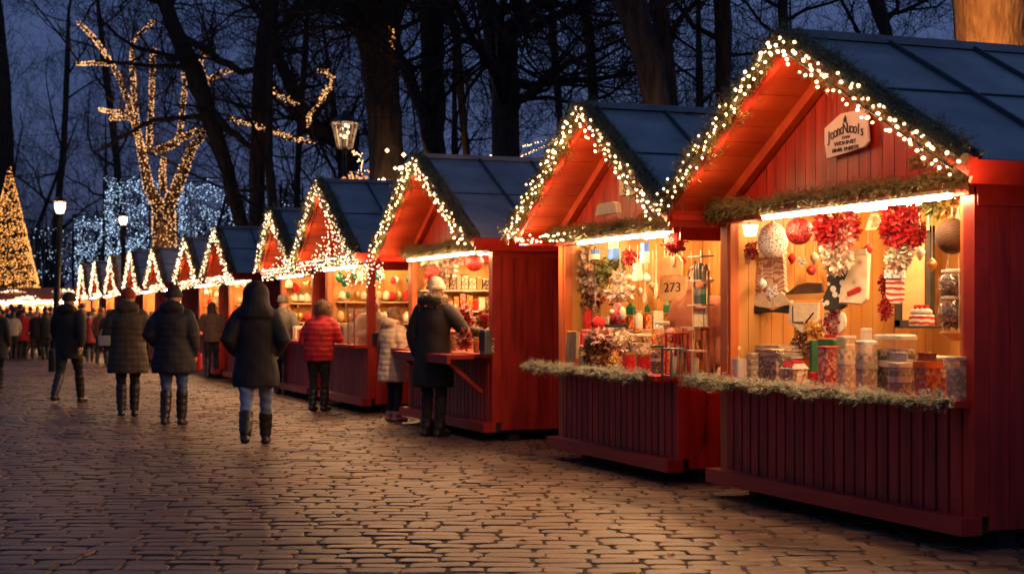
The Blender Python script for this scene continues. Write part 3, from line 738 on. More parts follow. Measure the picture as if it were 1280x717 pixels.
# S2 left end: bulbs wrapping round the eave
pts = [Vector((5.0+.012*i+rnd.gauss(0,.012), S2['yc']+S2['wl']-.02*i, 2.1-.05*math.sin(i/39*PI)+rnd.choice((-.025,.025))+rnd.gauss(0,.008))) for i in range(40)]
string_lights('short tangle of warm bulbs below the left eave of the second stall', pts, pts[::6], .0125, None, True)
pts = [] and [Vector((5.12, S2['yc']-S2['wr']+.03-.03*i+rnd.gauss(0,.02), 2.1+rnd.gauss(0,.05))) for i in range(16)]
0 and string_lights('bunch of warm bulbs where the two nearest gables meet', pts, 0, .015, None, True)

lamp('bulb_light', 'POINT', (5.15, S2['yc']+S2['wl']+.02, 1.98), 28, size=.06)
lamp('bulb_light', 'POINT', (4.95, S1['yc']-S1['wr']-.12, 1.98), 6, size=.05)
pts = []; rg = random.Random(77)
for i in range(32):
    y = 18.5+1.9*i/32; pts += [Vector((5.2+rg.gauss(0,.02), y, 2.06-.06*j-.12*math.sin(i*.5)**2)) for j in range(rg.randint(2,5))]
string_lights('thick icicle light chain bridging the gap between the third and fourth stalls', pts, [Vector((5.2,18.4,2.1)),Vector((5.2,19.4,2.02)),Vector((5.2,20.4,2.1))], .011, None, False)
lamp('bulb_light', 'POINT', (5.1, 19.2, 1.9), 12, size=.1)

# goods hanging in the middle stalls
tm = []
for k, (mt) in enumerate(('redf','gold','cream','wood','white','green')):
    b = MB(); 
    if k % 2: b.ell((0,0,0), (.06,.07,.09), 12, 8)
    else: b.lathe([(.03,-.1),(.08,-.08),(.07,.03),(.02,.08)], n=10)
    me = bpy.data.meshes.new('hanging_good'); me.from_pydata(b.v, [], b.f); me.materials.append(M[mt]); me.polygons.foreach_set('use_smooth', [True]*len(me.polygons)); tm.append(me)
rg = random.Random(66)
HG = 'small coloured trinket or packet in the lit interiors of the stalls beyond the folding shelf'
for (y1_, ce, nm) in ((22.7,.93,'fourth'),(26.0,.93,'fifth'),(31.05,.93,'sixth'),(34.85,.93,'seventh'),(40.15,.93,'eighth')):
    for k, z in enumerate((1.22, 1.55)):
        st = thing('wall_shelf', ('lower','upper')[k]+' wooden shelf on the side wall of the '+nm+' stall from the right', 'shelf', (X0+.75, y1_-.16, z)); b = MB(); b.box(-.62,.62,-.09,.09,-.02,0); b.build('board', M['wood'], st)
        for u in (-.5,.5): b = MB(); b.box(u-.01,u+.01,-.08,.1,-.08,-.02); b.build('bracket', M['grey'], st)
    for i in range(30):
        row = i % 3
        if row < 2: loc = (X0+.2+(i//3)*.115+rg.uniform(-.02,.02), y1_-.17, (1.22,1.55)[row]+.1)
        else: loc = (X0+.1+(i//3)*.12, y1_-rg.uniform(.15,.5), rg.uniform(1.82,1.98))
        o = link('trinket', rg.choice(tm), None, None, loc); o.scale = (rg.uniform(.6,1.0),)*3
        tag(o, HG, 'ornament', 'trinkets inside the stalls beyond the folding shelf')
# ------------------------------------------------------------------ trees
class Tree:
    def __init__(s, rg, levels=3, dens=1.0, sides=5):
        s.rg = rg; s.t = MB(); s.c = MB(); s.levels = levels; s.dens = dens; s.sides = sides; s.lit = []
    def limb(s, p, d, r, L, lev, mb=None, up=.12, wob=.22):
        rg = s.rg; mb = mb or s.c
        n = 6 if lev > 1 else 4
        P = [Vector(p)]; rad = [r]; d = Vector(d).normalized()
        for i in range(n):
            d = (d + Vector((rg.gauss(0,wob), rg.gauss(0,wob), rg.gauss(0,wob)+up*.5))).normalized()
            P.append(P[-1] + d*L/n); rad.append(r*(1-.82*(i+1)/n))
        mb.tube(P, rad, 6 if lev >= 3 else (4 if lev == 2 else 3), cap=False)
        if lev <= 0: return
        m = max(2, int({3:8, 2:8, 1:6}.get(lev, 8)*s.dens))
        for k in range(m):
            t = .18+.8*(k+rg.random())/m
            i = min(n-1, int(t*n)); f = t*n-i
            q = P[i].lerp(P[i+1], f); rr = rad[i]*(1-f)+rad[i+1]*f
            dd = (P[i+1]-P[i]).normalized()
            o = Vector((rg.gauss(0,1), rg.gauss(0,1), rg.gauss(0,1))); o = (o - dd*o.dot(dd)).normalized()
            s.limb(q, dd*rg.uniform(.4,.9)+o*rg.uniform(.5,.9)+Vector((0,0,.12)), max(rr*.5, .008), L*rg.uniform(.38,.62), lev-1, up=up)
    def trunk(s, P, rad, nb=8, L=4, from_t=.35, lev=3):
        P = [Vector(p) for p in P]; rg = s.rg
        # resample with slight wobble
        Q = []; RR = []
        for i in range(len(P)-1):
            for k in range(4):
                f = k/4; q = P[i].lerp(P[i+1], f); r = rad[i]*(1-f)+rad[i+1]*f
                if (i or k): q = q + Vector((rg.gauss(0,.06), rg.gauss(0,.06), 0))*r
                Q.append(q); RR.append(r*(1+rg.gauss(0,.03)))
        Q.append(P[-1]); RR.append(rad[-1])
        s.t.tube(Q, RR, 14, cap=True)
        for k in range(nb):
            t = from_t+(1-from_t)*(k+rg.random()*.8)/nb; x = t*(len(Q)-1); i = min(len(Q)-2, int(x)); q = Q[i].lerp(Q[i+1], x-i)
            a = rg.uniform(0, 2*PI); rr = RR[i]
            s.limb(q, Vector((math.cos(a), math.sin(a), rg.uniform(.1,.9))), min(rr*.4, .1), L*rg.uniform(.7,1.2), lev)
        return Q, RR
    def done(s, label, group=None, base=None, name='bare_tree', barkmat='bark'):
        o = Vector(base); 
        for mb in (s.t, s.c): mb.v = [(a-o.x, b-o.y, c-o.z) for a,b,c in mb.v]
        st = thing(name, label, 'tree', o, group)
        s.t.build('trunk', M[barkmat], st, smooth=True)
        if s.c.v: s.c.build('crown', M['twigs'], st)
        return st
def px_tree(d, pts, label, nb=8, L=4, from_t=.35, lev=3, seed=1, group=None, limbs=(), dens=1.0, top=True, barkmat='bark'):
    """pts: (px, py, width_px) from low to high"""
    rg = random.Random(seed); T = Tree(rg, dens=dens)
    P = [pix(x, y, d) for x, y, w in pts]; rad = [w/2/FPX*d for x, y, w in pts]
    b = P[0].copy()
    if b.z > .1:
        dx = (P[1]-P[0]) / max(.5, (P[1].z-P[0].z)); g0 = Vector((b.x-dx.x*b.z*.4, b.y-dx.y*b.z*.4, -.05))
        P = [g0, g0.lerp(b, .12)+Vector((0,0,.0))] + P; rad = [rad[0]*1.5, rad[0]*1.1] + rad
    if top:
        e = P[-1]-P[-2]; e.normalize(); P.append(P[-1]+(e+Vector((0,0,.4))).normalized()*3.0); rad.append(rad[-1]*.55); P.append(P[-1]+Vector((rg.gauss(0,.4),rg.gauss(0,.4),2.6))); rad.append(rad[-1]*.4)
    T.trunk(P, rad, nb, L, from_t, lev)
    for (lp, lvl) in limbs:
        Q = [pix(x, y, d+dd) for x, y, w_, dd in lp]; rr = [w_/2/FPX*d for x, y, w_, dd in lp]
        QQ = []; RR = []
        for i in range(len(Q)-1):
            for k in range(3):
                f = k/3; QQ.append(Q[i].lerp(Q[i+1], f) + Vector((rg.gauss(0,.3),rg.gauss(0,.3),rg.gauss(0,.3)))*rr[i]*(1 if i or k else 0)); RR.append(rr[i]*(1-f)+rr[i+1]*f)
        QQ.append(Q[-1]); RR.append(rr[-1]); T.t.tube(QQ, RR, 8, cap=True)
        m = int(len(QQ)*1.2)
        for k in range(m):
            i = rg.randrange(1, len(QQ)-1) if len(QQ) > 2 else 0
            a = rg.uniform(0, 2*PI); v = Vector((rg.gauss(0,1),rg.gauss(0,1),rg.gauss(.4,.8))).normalized()
            T.limb(QQ[i], v, RR[i]*.4, L*rg.uniform(.35,.7), lvl)
    bb = P[0].copy(); bb.z = 0
    return T.done(label, group, bb, barkmat=barkmat)
# big trunks behind the nearest stalls
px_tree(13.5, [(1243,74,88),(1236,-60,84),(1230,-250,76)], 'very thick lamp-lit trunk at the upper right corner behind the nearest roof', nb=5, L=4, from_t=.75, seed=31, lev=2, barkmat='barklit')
px_tree(22, [(824,140,34),(806,60,38),(786,0,42),(772,-60,44)], 'slanting brown trunk rising behind the roof of the second stall', nb=8, L=4.5, from_t=.5, seed=32)
px_tree(24, [(840,140,18),(832,60,20),(820,-10,22)], 'thin trunk close beside the slanting brown trunk', nb=7, L=4, from_t=.5, seed=33)
px_tree(26, [(904,150,20),(904,60,21),(903,-10,22)], 'straight thin dark trunk just left of the nearest gable', nb=7, L=4, from_t=.5, seed=34)
px_tree(27, [(632,215,34),(631,110,36),(628,60,40),(624,30,46)], 'dark trunk forking into two near the top edge centre', nb=7, L=5, from_t=.55, seed=35, top=False,
   limbs=[([(620,40,30,0),(606,0,26,0),(590,-70,20,.3)],2), ([(634,40,28,0),(652,5,22,0),(668,-60,15,-.3)],2),
          ([(640,140,16,0),(672,106,11,-.5),(700,84,9,-1),(740,66,6,-1.5)],2)])
px_tree(31, [(543,215,26),(542,120,28),(540,0,31),(538,-60,30)], 'straight near-black trunk right of the broad brown trunk', nb=7, L=4.5, from_t=.5, seed=36,
   limbs=[([(540,190,16,-.2),(520,120,17,-.3),(504,80,15,-.5),(494,50,10,-.6)],1)])
px_tree(33, [(486,245,42),(482,180,44),(478,110,44),(472,40,56),(468,-10,66)], 'broad brown trunk with a few bulbs behind the third gable', nb=6, L=5, from_t=.6, seed=37,
   limbs=[([(462,40,22,0),(430,5,18,-.5),(395,-25,13,-1)],2), ([(478,60,20,0),(500,10,18,.4),(520,-40,14,.6)],2), ([(470,40,14,0),(440,22,9,-.6),(400,10,6,-1),(350,14,4,-1.5)],2)])
px_tree(47, [(320,300,18),(322,200,20),(327,100,22),(335,30,24),(340,-30,22)], 'straight dark trunk above the small stall with the wreath', nb=7, L=4.5, from_t=.5, seed=38,
   limbs=[([(333,40,14,0),(352,80,15,0),(372,125,16,0),(386,160,17,0),(410,170,18,.1),(432,182,20,.2),(440,215,22,.2)],2),
          ([(328,20,10,0),(300,-20,8,0)],2), ([(322,150,9,0),(305,152,7,-.3),(288,147,4,-.6)],1), ([(324,150,9,0),(350,168,8,-.4),(372,174,7,-.6),(394,179,4,-.7)],1), ([(384,162,12,0),(388,142,9,-.3),(400,126,8,-.4),(412,108,6,-.5),(416,96,5,-.5),(406,90,4,-.6),(396,88,3,-.6)],1), ([(328,100,9,0),(346,118,7,-.4),(362,125,6,-.5),(376,134,5,-.3)],1), ([(345,60,8,0),(372,20,6,-.3),(420,8,4,-.6)],2)])
px_tree(48, [(304,290,17),(285,215,18),(262,145,22),(244,95,25),(222,45,19),(204,0,17),(190,-40,15)], 'dark leaning trunk crossing in front of the light-wrapped tree', nb=6, L=4, from_t=.5, seed=39,
   limbs=[([(218,40,10,0),(262,66,10,-.3),(300,88,9,-.5),(335,92,6,-.8)],2), ([(256,130,10,0),(285,160,10,-.2),(315,188,7,-.4),(330,215,4,-.5)],2),
          ([(250,90,8,0),(220,84,6,-.3),(160,80,5,-.6),(120,76,3,-1)],2), ([(262,150,7,.1),(220,146,6,.1),(180,155,5,.1),(120,190,3,.1)],2), ([(204,0,14,0),(170,-12,10,-.2),(130,-30,7,-.4)],2)])
_a, _b = pix(1222, 110, 11.9), pix(1246, 20, 13.5)
lamp('uplight', 'SPOT', _a, 200, (1,.45,.14), .08, rot=(_b-_a).to_track_quat('-Z', 'Y').to_euler())
lamp('uplight', 'POINT', pix(492, 262, 31.6), 35, (1,.5,.2), .2)
lamp('uplight', 'POINT', pix(812, 168, 21.2), 8, (1,.5,.2), .2)
# medium trees between
for i, (d, pts, lab) in enumerate([
    (34, [(742,135,12),(738,60,13),(730,0,15)], 'medium bare tree left of the slanting brown trunk'),
    (33, [(585,205,9),(576,120,10),(570,40,11),(560,0,9)], 'slim bare tree between the two dark central trunks'),
    (36, [(980,60,12),(978,0,13)], 'slim bare tree right behind the nearest gable tip'),
    (38, [(1110,50,15),(1095,0,20)], 'dark leaning tree above the nearest roof ridge'),
    (88, [(155,330,8),(150,240,9),(140,150,9),(128,60,8)], 'slim dark tree in front of the blue light curtains'),
    (88, [(12,330,20),(8,200,20),(2,80,18),(-6,0,16)], 'large twiggy tree at the upper left edge'),
    (84, [(66,345,9),(70,280,9),(80,180,8),(84,80,7)], 'slim twiggy tree beside the brighter street lamp'),
    (52, [(372,215,8),(376,140,8),(382,60,8)], 'slim twiggy tree behind the lantern limb'),
    (46, [(700,150,9),(694,80,10),(690,20,10)], 'far slim tree left of the second gable tip')]):
    px_tree(d, pts, lab, nb=11, L=5.0, from_t=.3, seed=50+i, dens=.9)
# background wood: a few tree shapes copied with their parts
def copy_thing(root, loc, rotz, label=None, scale=1):
    r = root.copy(); COL.objects.link(r); r.location = loc; r.rotation_euler = (0,0,rotz); r.scale = (scale,)*3
    if label: r['label'] = label
    for ch in list(root.children):
        c = ch.copy(); COL.objects.link(c); c.parent = r
    return r
protos = []
WOOD = 'slender bare winter tree in the dark wood behind the stall roofs'
for k in range(3):
    rg = random.Random(70+k); T = Tree(rg, dens=.75)
    T.trunk([(0,0,-.05),(.1,0,2),(rg.gauss(0,.4),rg.gauss(0,.4),6),(rg.gauss(0,.8),rg.gauss(0,.8),12)], [.24,.18,.13,.03], 15, 5.2, .22, 3)
    protos.append(T.done(WOOD, 'bare trees of the dark wood', (0,0,0)))
rg = random.Random(5); k = 0
spots = [(px+rg.uniform(-18,18), rg.uniform(40, 85)) for px in range(-40, 1330, 76)]
for px, d in spots:
    p = pix(px, HOR, d); p.z = 0
    if p.x < 9.5 and p.y < 64: p = pix(px, HOR, 78+rg.uniform(0,25)); p.z = 0
    if k < 3: t = protos[k]; t.location = p; t.rotation_euler = (0,0,rg.uniform(0,6))
    else: copy_thing(protos[k % 3], p, rg.uniform(0, 6.28), None, rg.uniform(.75, 1.15))
    k += 1
# far wood closing the horizon
rg = random.Random(9); fw = MB()
for i in range(130):
    p = pix(rg.uniform(-500, 1800), HOR, rg.uniform(105, 150)); h = rg.uniform(5, 11)
    fw.tube([(p.x,p.y,0),(p.x+rg.gauss(0,.4),p.y,h*.5),(p.x+rg.gauss(0,1),p.y,h)], [.3,.2,.03], 5, cap=False)
    for j in range(26):
        z = rg.uniform(1.0, h*.95); a = rg.uniform(0, 2*PI); L = rg.uniform(1.2, 3.4)*(1-.5*z/h)
        q = Vector((p.x, p.y, z)); e = q+Vector((math.cos(a)*L, math.sin(a)*L, L*rg.uniform(.2,.9)))
        fw.tube([q, q.lerp(e,.5)+Vector((0,0,-.15)), e], [.06,.035,.01], 3, cap=False)
        for m in range(3):
            u = q.lerp(e, rg.uniform(.3,1)); fw.tube([u, u+Vector((rg.gauss(0,.6),rg.gauss(0,.6),rg.uniform(.2,1)))], [.025,.008], 3, cap=False)
tag(fw.build('far_wood', M['twigs']), 'dark mass of the far-off wood beyond the market', 'wood', kind='stuff')
# ------------------------------------------------------------------ light-wrapped tree
rg = random.Random(88); T = Tree(rg); D0 = 58.0
def wpath(pts, d=D0): return [pix(x, y, d+dd) for x, y, w, dd in pts], [w/2/FPX*d for x, y, w, dd in pts]
limbs = [  # (px, py, width, extra depth), wrapped in bulbs
 [(206,360,38,0),(206,320,36,0),(205,285,36,0),(205,262,34,0)],
 [(200,262,20,0),(186,235,16,0),(180,205,13,0),(176,185,11,0)],
 [(176,185,9,0),(170,160,8,0),(160,125,7,0),(148,95,6,.4),(132,68,5,.8),(118,48,5,1),(98,28,4,1.5)],
 [(178,190,8,0),(170,150,7,0),(167,110,6,.3),(165,75,6,.5),(166,50,5,.6),(180,38,4,.8),(194,24,3,1)],
 [(186,190,8,-.3),(188,150,7,-.4),(190,110,6,-.5),(191,75,6,-.5),(192,60,8,-.5)],
 [(170,148,6,0),(155,147,5,-.4),(138,148,4,-.8)],[(160,140,5,0),(142,140,4,.3),(124,137,3,.6)],
 [(138,80,4,.5),(118,79,4,.6),(96,80,3,.8)],
 [(207,262,20,0),(222,232,17,0),(232,205,15,0),(240,185,13,0)],
 [(192,190,10,.2),(212,182,10,.3),(228,172,8,.4),(262,158,9,0),(240,185,11,.2)],
 [(222,178,7,.2),(227,150,6,.3),(231,110,6,.4),(230,90,5,.5)],
 [(262,165,10,0),(262,135,9,0),(258,110,9,0),(256,98,7,0)],
 [(256,98,6,0),(250,80,5,-.3),(256,66,6,-.4),(248,58,4,-.6)],[(258,102,6,0),(275,92,6,.3),(296,84,5,.6)],
 [(204,240,9,-.5),(203,215,8,-.6),(205,195,6,-.7)],
]
bul = MB()
base = pix(206, HOR, D0); base.z = 0
for li, L in enumerate(limbs):
    P, rr = wpath(L)
    if li == 0: P.insert(0, base+Vector((0,0,-.05))); rr.insert(0, rr[0]*1.2)
    rr = [r_*.78 for r_ in rr]; T.t.tube(P, rr, 8, cap=True)
    ln = path_len(P)
    for _ in range(int(ln*(260 if li in (0,) else 100))):
        t = rg.random(); c, tg = path_at(P, t)
        i = min(len(rr)-2, int(t*(len(rr)-1))); r_ = rr[i]*(1-(t*(len(rr)-1)-i))+rr[i+1]*(t*(len(rr)-1)-i)
        a = rg.uniform(0, 2*PI); u = tg.orthogonal().normalized(); v = tg.cross(u)
        q = c+(u*math.cos(a)+v*math.sin(a))*(r_+.03)-base
        bul.octa(q, rg.uniform(.014,.03))
    for _ in range(int(ln*1.2)):
        t = rg.random(); c, tg = path_at(P, t)
        if li > 1: T.limb(c, Vector((rg.gauss(0,1),rg.gauss(0,1),rg.gauss(.5,.7))), .05, 2.2, 1)
T.done('tall bare tree with trunk and limbs wrapped in amber bulbs', None, base)
b = bul.build('string_lights', M['bulb_tree'], None, loc=base)
tag(b, 'amber bulbs wound thickly round the trunk and limbs of the tall wrapped tree', 'string lights', kind='stuff')
for (x, y) in ((206,300),(206,200),(165,110),(260,130)): lamp('tree_light', 'POINT', pix(x, y, D0-1.2), 40, (1,.4,.12), .3)
# strings on the dark limb near the lantern (depth 27)
def wrap(label, pts, d, n, r, mat='bulb_tree', spread=6):
    P = [pix(x, y, d) for x, y in pts]; o = P[0]; rg2 = random.Random(int(pts[0][0])); mb = MB()
    for _ in range(n):
        c, tg = path_at(P, rg2.random()); k = spread/FPX*d*.5
        mb.octa(c-o+Vector((rg2.gauss(0,k*.7), rg2.gauss(0,k*.7), rg2.gauss(0,k*.6))), r*rg2.uniform(.7,1.3))
    st = thing('string_lights', label, 'string lights', o)
    c = MB(); c.tube([p-o for p in P], .01, 4); c.build('cable', M['cable'], st)
    x = mb.build('light_chain', M[mat], st); x['kind'] = 'stuff'
wrap('amber light chain on the twisted limb left of the lantern, upper loop', [(386,158),(387,142),(398,128),(410,112),(416,98),(408,90),(398,88)], 46.3, 200, .02)
wrap('amber light chain along the sagging branch left of the lantern', [(290,148),(310,155),(330,160),(350,168),(372,174),(392,178)], 46.3, 200, .02)
wrap('short amber light chain on the steep branch above the sagging one', [(336,108),(346,118),(360,124),(372,132)], 46.3, 80, .02)
wrap('light chain hanging from the lantern bracket', [(440,188),(448,196),(453,206),(452,216)], 36.9, 30, .014, 'bulb')
wrap('light chain on the upper part of the broad brown trunk', [(490,36),(492,50),(497,64),(499,76)], 32.3, 80, .018, 'bulb_amber')
wrap('scattered big bulbs low on the broad brown trunk', [(480,186),(496,184),(498,198),(500,208),(492,222),(476,228),(505,232)], 32.2, 14, .045, 'bulb', 12)
wrap('bundle of pinkish lights lying on the dark blue roof behind', [(434,230),(446,224),(458,228),(466,232)], 35, 160, .02, 'bulb_amber', 16)
wrap('pair of thin light lines slung from the trees to the second roof', [(596,202),(620,192),(650,184),(680,176),(705,172)], 30, 90, .012, 'bulbw', 1.0)
wrap('lower thin light line slung to the second roof', [(640,200),(665,190),(690,178),(700,170)], 30, 60, .012, 'bulbw', 1.0)
# ------------------------------------------------------------------ lantern and street lamps
def lantern_post(label, px, py_top, py_bot, d, sc, lean=0, power=30, clearg=False):
    top = pix(px, py_top, d); bot = pix(px, py_bot, d); h = top.z-bot.z; c0 = Vector((bot.x, bot.y, 0))
    st = thing('street_lamp', label, 'street lamp', c0, 'street lamps')
    b = MB(); b.tube([(lean,0,0),(lean,0,.5),(lean*.8,0,.55),(0,0,bot.z-.15),(0,0,bot.z)], [.12,.11,.08,.06,.07], 10); b.build('post', M['iron'], st)
    z = bot.z; w0, w1 = h*.2, h*.36
    b = MB()
    for k in range(6):
        a0 = k*PI/3; a1 = (k+1)*PI/3
        p0 = Vector((w0*math.cos(a0), w0*math.sin(a0), z)); p1 = Vector((w1*math.cos(a0), w1*math.sin(a0), z+h*.68))
        q0 = Vector((w0*math.cos(a1), w0*math.sin(a1), z)); q1 = Vector((w1*math.cos(a1), w1*math.sin(a1), z+h*.68))
        t = .012*sc; b.bar(p0, p1, t, t); b.bar(p0, q0, t, t); b.bar(p1, q1, t, t)
    b.build('lantern_frame', M['white'] if clearg else M['iron'], st)
    b = MB(); b.loft([(0,0,z+h*.69,w1*1.1,w1*1.1),(0,0,z+h*.78,w1*.8,w1*.8),(0,0,z+h*.9,w1*.35,w1*.35),(0,0,z+h,w1*.08,w1*.08)], 6); b.build('lantern_roof', M['iron'], st)
    b = MB(); b.loft([(0,0,z+.01,w0*.94,w0*.94),(0,0,z+h*.66,w1*.94,w1*.94)], 6); b.build('lantern_glass', M['glass'], st)
    b = MB()
    if clearg:
        for (dx, dz, rr) in ((.0,.3,.05),(.09,.42,.04),(-.08,.5,.04),(.03,.6,.045),(-.1,.33,.035),(.1,.58,.03)): b.ell((dx, dx*.5, z+h*dz), rr, 8, 6)
        b.build('bulb', M['bulbw'], st)
    else: 
        b.loft([(0,0,z+.03,w0*.8,w0*.8),(0,0,z+h*.35,w1*.75,w1*.75),(0,0,z+h*.6,w1*.7,w1*.7)], 10); b.build('bulb', M['lampglow'], st)
    lamp('lamp_light', 'POINT', c0+Vector((0,-.0,z+h*.5)), power, (1,.55,.22), h*.5)
lantern_post('glass lantern with white frame among the trees, above the fourth roof', 431, 138, 185, 37, 2.6, power=25, clearg=True)
lantern_post('bright street lamp standing right of the cone tree', 75, 244, 268, 36, 1.2, lean=-.15, power=160)
lantern_post('smaller paler street lamp before the blue light curtain', 154, 264, 282, 46, 1.2, power=60)
# ------------------------------------------------------------------ cone tree of lights
cb = pix(12, HOR, 66); cb.z = 0; px2 = 66/FPX
st = thing('cone_light_tree', 'tall cone-shaped tree covered in amber bulbs at the left edge', 'christmas tree', cb)
H = EYE+(HOR-207)*px2; Rb = 46*px2
b = MB(); b.lathe([(.12,0),(.12,.9)], n=10); b.build('trunk', M['iron'], st)
b = MB(); b.lathe([(Rb*.97,.75),(Rb*.93,.9),(Rb*.5,H*.55),(.03,H)], n=24); b.build('cone_body', principled('dark_fir_green', (.03,.035,.012), rough=.9), st)
rg = random.Random(4); mb = MB()
for _ in range(9000):
    t = 1-math.sqrt(rg.random()); z = .8+t*(H-.8); r_ = Rb*(1-t)*1.0+.03; a = rg.uniform(0, 2*PI)
    if math.sin(z*9+math.sin(a*2)) < -.8 and rg.random() < .7: continue
    k = rg.uniform(.98,1.04); mb.octa((r_*k*math.cos(a), r_*k*math.sin(a), z), rg.uniform(.014,.032))
x = mb.build('light_chain', M['bulb_amber'], st); x['kind'] = 'stuff'
lamp('cone_light', 'POINT', cb+Vector((0,-1.8,1.2)), 60, (1,.42,.12), .4)
# ------------------------------------------------------------------ cold light curtains on dark frames
def curtain(label, x0, x1, y0, y1, d, n, round_=False, r=(.014,.034), deep=2.0):
    a = pix(x0, HOR, d); b_ = pix(x1, HOR, d); zt = EYE+(HOR-y0)/FPX*d; zb = max(.1, EYE+(HOR-y1)/FPX*d)
    c0 = (a+b_)/2; c0.z = 0; W = (b_-a).length
    st = thing('light_curtain', label, 'light curtain', c0, 'cold white light curtains', rotz=-YAW)
    f = MB()
    for sx in (-1,1):
        for sy in (0,1): f.box(sx*W/2-.04, sx*W/2+.04, sy*deep-.04, sy*deep+.04, 0, zt)
    f.box(-W/2, W/2, -.03,.03, zt-.06, zt); f.box(-W/2, W/2, deep-.03,deep+.03, zt-.06, zt)
    f.build('frame', M['iron'], st)
    mb = MB(); rg = random.Random(int(x0))
    for _ in range(n):
        u = rg.uniform(-.5,.5)*W; v = rg.uniform(zb, zt)
        if math.sin(u*5+v*3)+math.sin(v*4.3-u*2.1) < -.75: continue
        if round_:
            if (u/(W*.5))**2+((v-(zt+zb)/2)/((zt-zb)/2))**2 > 1: continue
        dp = rg.choice((0,0,0,deep)) + rg.gauss(0,.06)
        mb.octa((u, dp, v), rg.uniform(*r))
    for _ in range(n//5):
        mb.octa((rg.choice((-1,1))*W/2+rg.gauss(0,.03), rg.uniform(0,deep), rg.uniform(zb, zt)), rg.uniform(*r))
    x = mb.build('light_chain', M['bulb_blue'], st); x['kind'] = 'stuff'
curtain('tall bright cold white light curtain left of the wrapped tree', 130, 187, 220, 352, 76, 1500)
curtain('lower dim light curtain left of the tall bright one', 92, 129, 268, 352, 80, 560)
curtain('rounded cold white light curtain right of the wrapped tree', 221, 284, 222, 312, 78, 1100, True)
curtain('sparse cold light curtain beside the cone tree', 40, 91, 285, 350, 82, 200)
curtain('faint cold light curtain right of the leaning trunk', 296, 350, 232, 290, 84, 150, True)
curtain('very sparse cold lights behind the lantern limb', 352, 372, 225, 300, 84, 26)
# ------------------------------------------------------------------ people
def coat_mat(name, c, rough=.75, sc=12): return principled(name, c, tuple(x*.7 for x in c), scale=sc, rough=rough, bump=.35, bscale=22, bdist=.01)
MC = {k: coat_mat(k+'_coat', v) for k, v in dict(black=(.014,.013,.016), olive=(.085,.06,.035), navy=(.022,.02,.028), red=(.55,.015,.02), beige=(.72,.55,.36),
      brown=(.14,.085,.05), charcoal=(.012,.011,.013), darkred=(.2,.015,.02), rust=(.3,.09,.04), grey=(.12,.11,.11), cream=(.5,.42,.33), greyd=(.07,.06,.055)).items()}
M['jeans'] = principled('blue_denim', (.09,.16,.32), (.05,.1,.22), scale=9, rough=.85, bump=.3, bscale=60)
M['jeansl'] = principled('light_blue_denim', (.22,.31,.46), (.13,.2,.34), scale=8, rough=.85, bump=.3, bscale=60)
M['trous'] = principled('black_trousers', (.018,.018,.022), rough=.85)
M['leather'] = principled('dark_boot_leather', (.035,.025,.02), (.015,.012,.01), scale=14, rough=.4, bump=.4)
M['hair'] = principled('brown_hair', (.06,.03,.015), rough=.6); M['hairb'] = principled('fair_hair', (.35,.2,.09), (.2,.1,.04), scale=20, rough=.6)
M['fur'] = principled('beige_fur', (.62,.5,.36), (.42,.32,.21), island=True, rough=.8); M['furd'] = principled('brown_fur', (.2,.12,.07), (.07,.04,.02), island=True, rough=.8)
M['knitred'] = principled('rust_red_knit', (.5,.07,.03), (.35,.04,.02), scale=30, rough=.9, bump=.5)
M['knitgrey'] = principled('dark_knit', (.05,.038,.035), scale=30, rough=.9, bump=.5)
M['creamknit'] = principled('cream_knit', (.6,.5,.38), (.4,.31,.22), scale=30, rough=.9, bump=.6)
M['pinks'] = principled('pink_trainers', (.6,.25,.22), rough=.6); M['pinkscarf'] = principled('pink_scarf', (.55,.16,.16), (.4,.1,.1), scale=30, rough=.9)
def remesh(mb, voxel, disp=None, smooth=3):
    me = bpy.data.meshes.new('tmp'); me.from_pydata(mb.v, [], mb.f); o = bpy.data.objects.new('tmp', me); COL.objects.link(o)
    m = o.modifiers.new('r', 'REMESH'); m.mode = 'VOXEL'; m.voxel_size = voxel
    s = o.modifiers.new('s', 'SMOOTH'); s.factor = .6; s.iterations = smooth
    dg = bpy.context.evaluated_depsgraph_get(); ev = o.evaluated_get(dg)
    out = bpy.data.meshes.new_from_object(ev)
    bpy.data.objects.remove(o); bpy.data.meshes.remove(me)
    if disp:
        nr = [v.normal.copy() for v in out.vertices]
        for v, n_ in zip(out.vertices, nr): v.co += n_*disp(v.co)
    out.polygons.foreach_set('use_smooth', [True]*len(out.polygons)); out.update()
    return out
def rl(a, b, t): return tuple(x*(1-t)+y*t for x, y in zip(a, b))
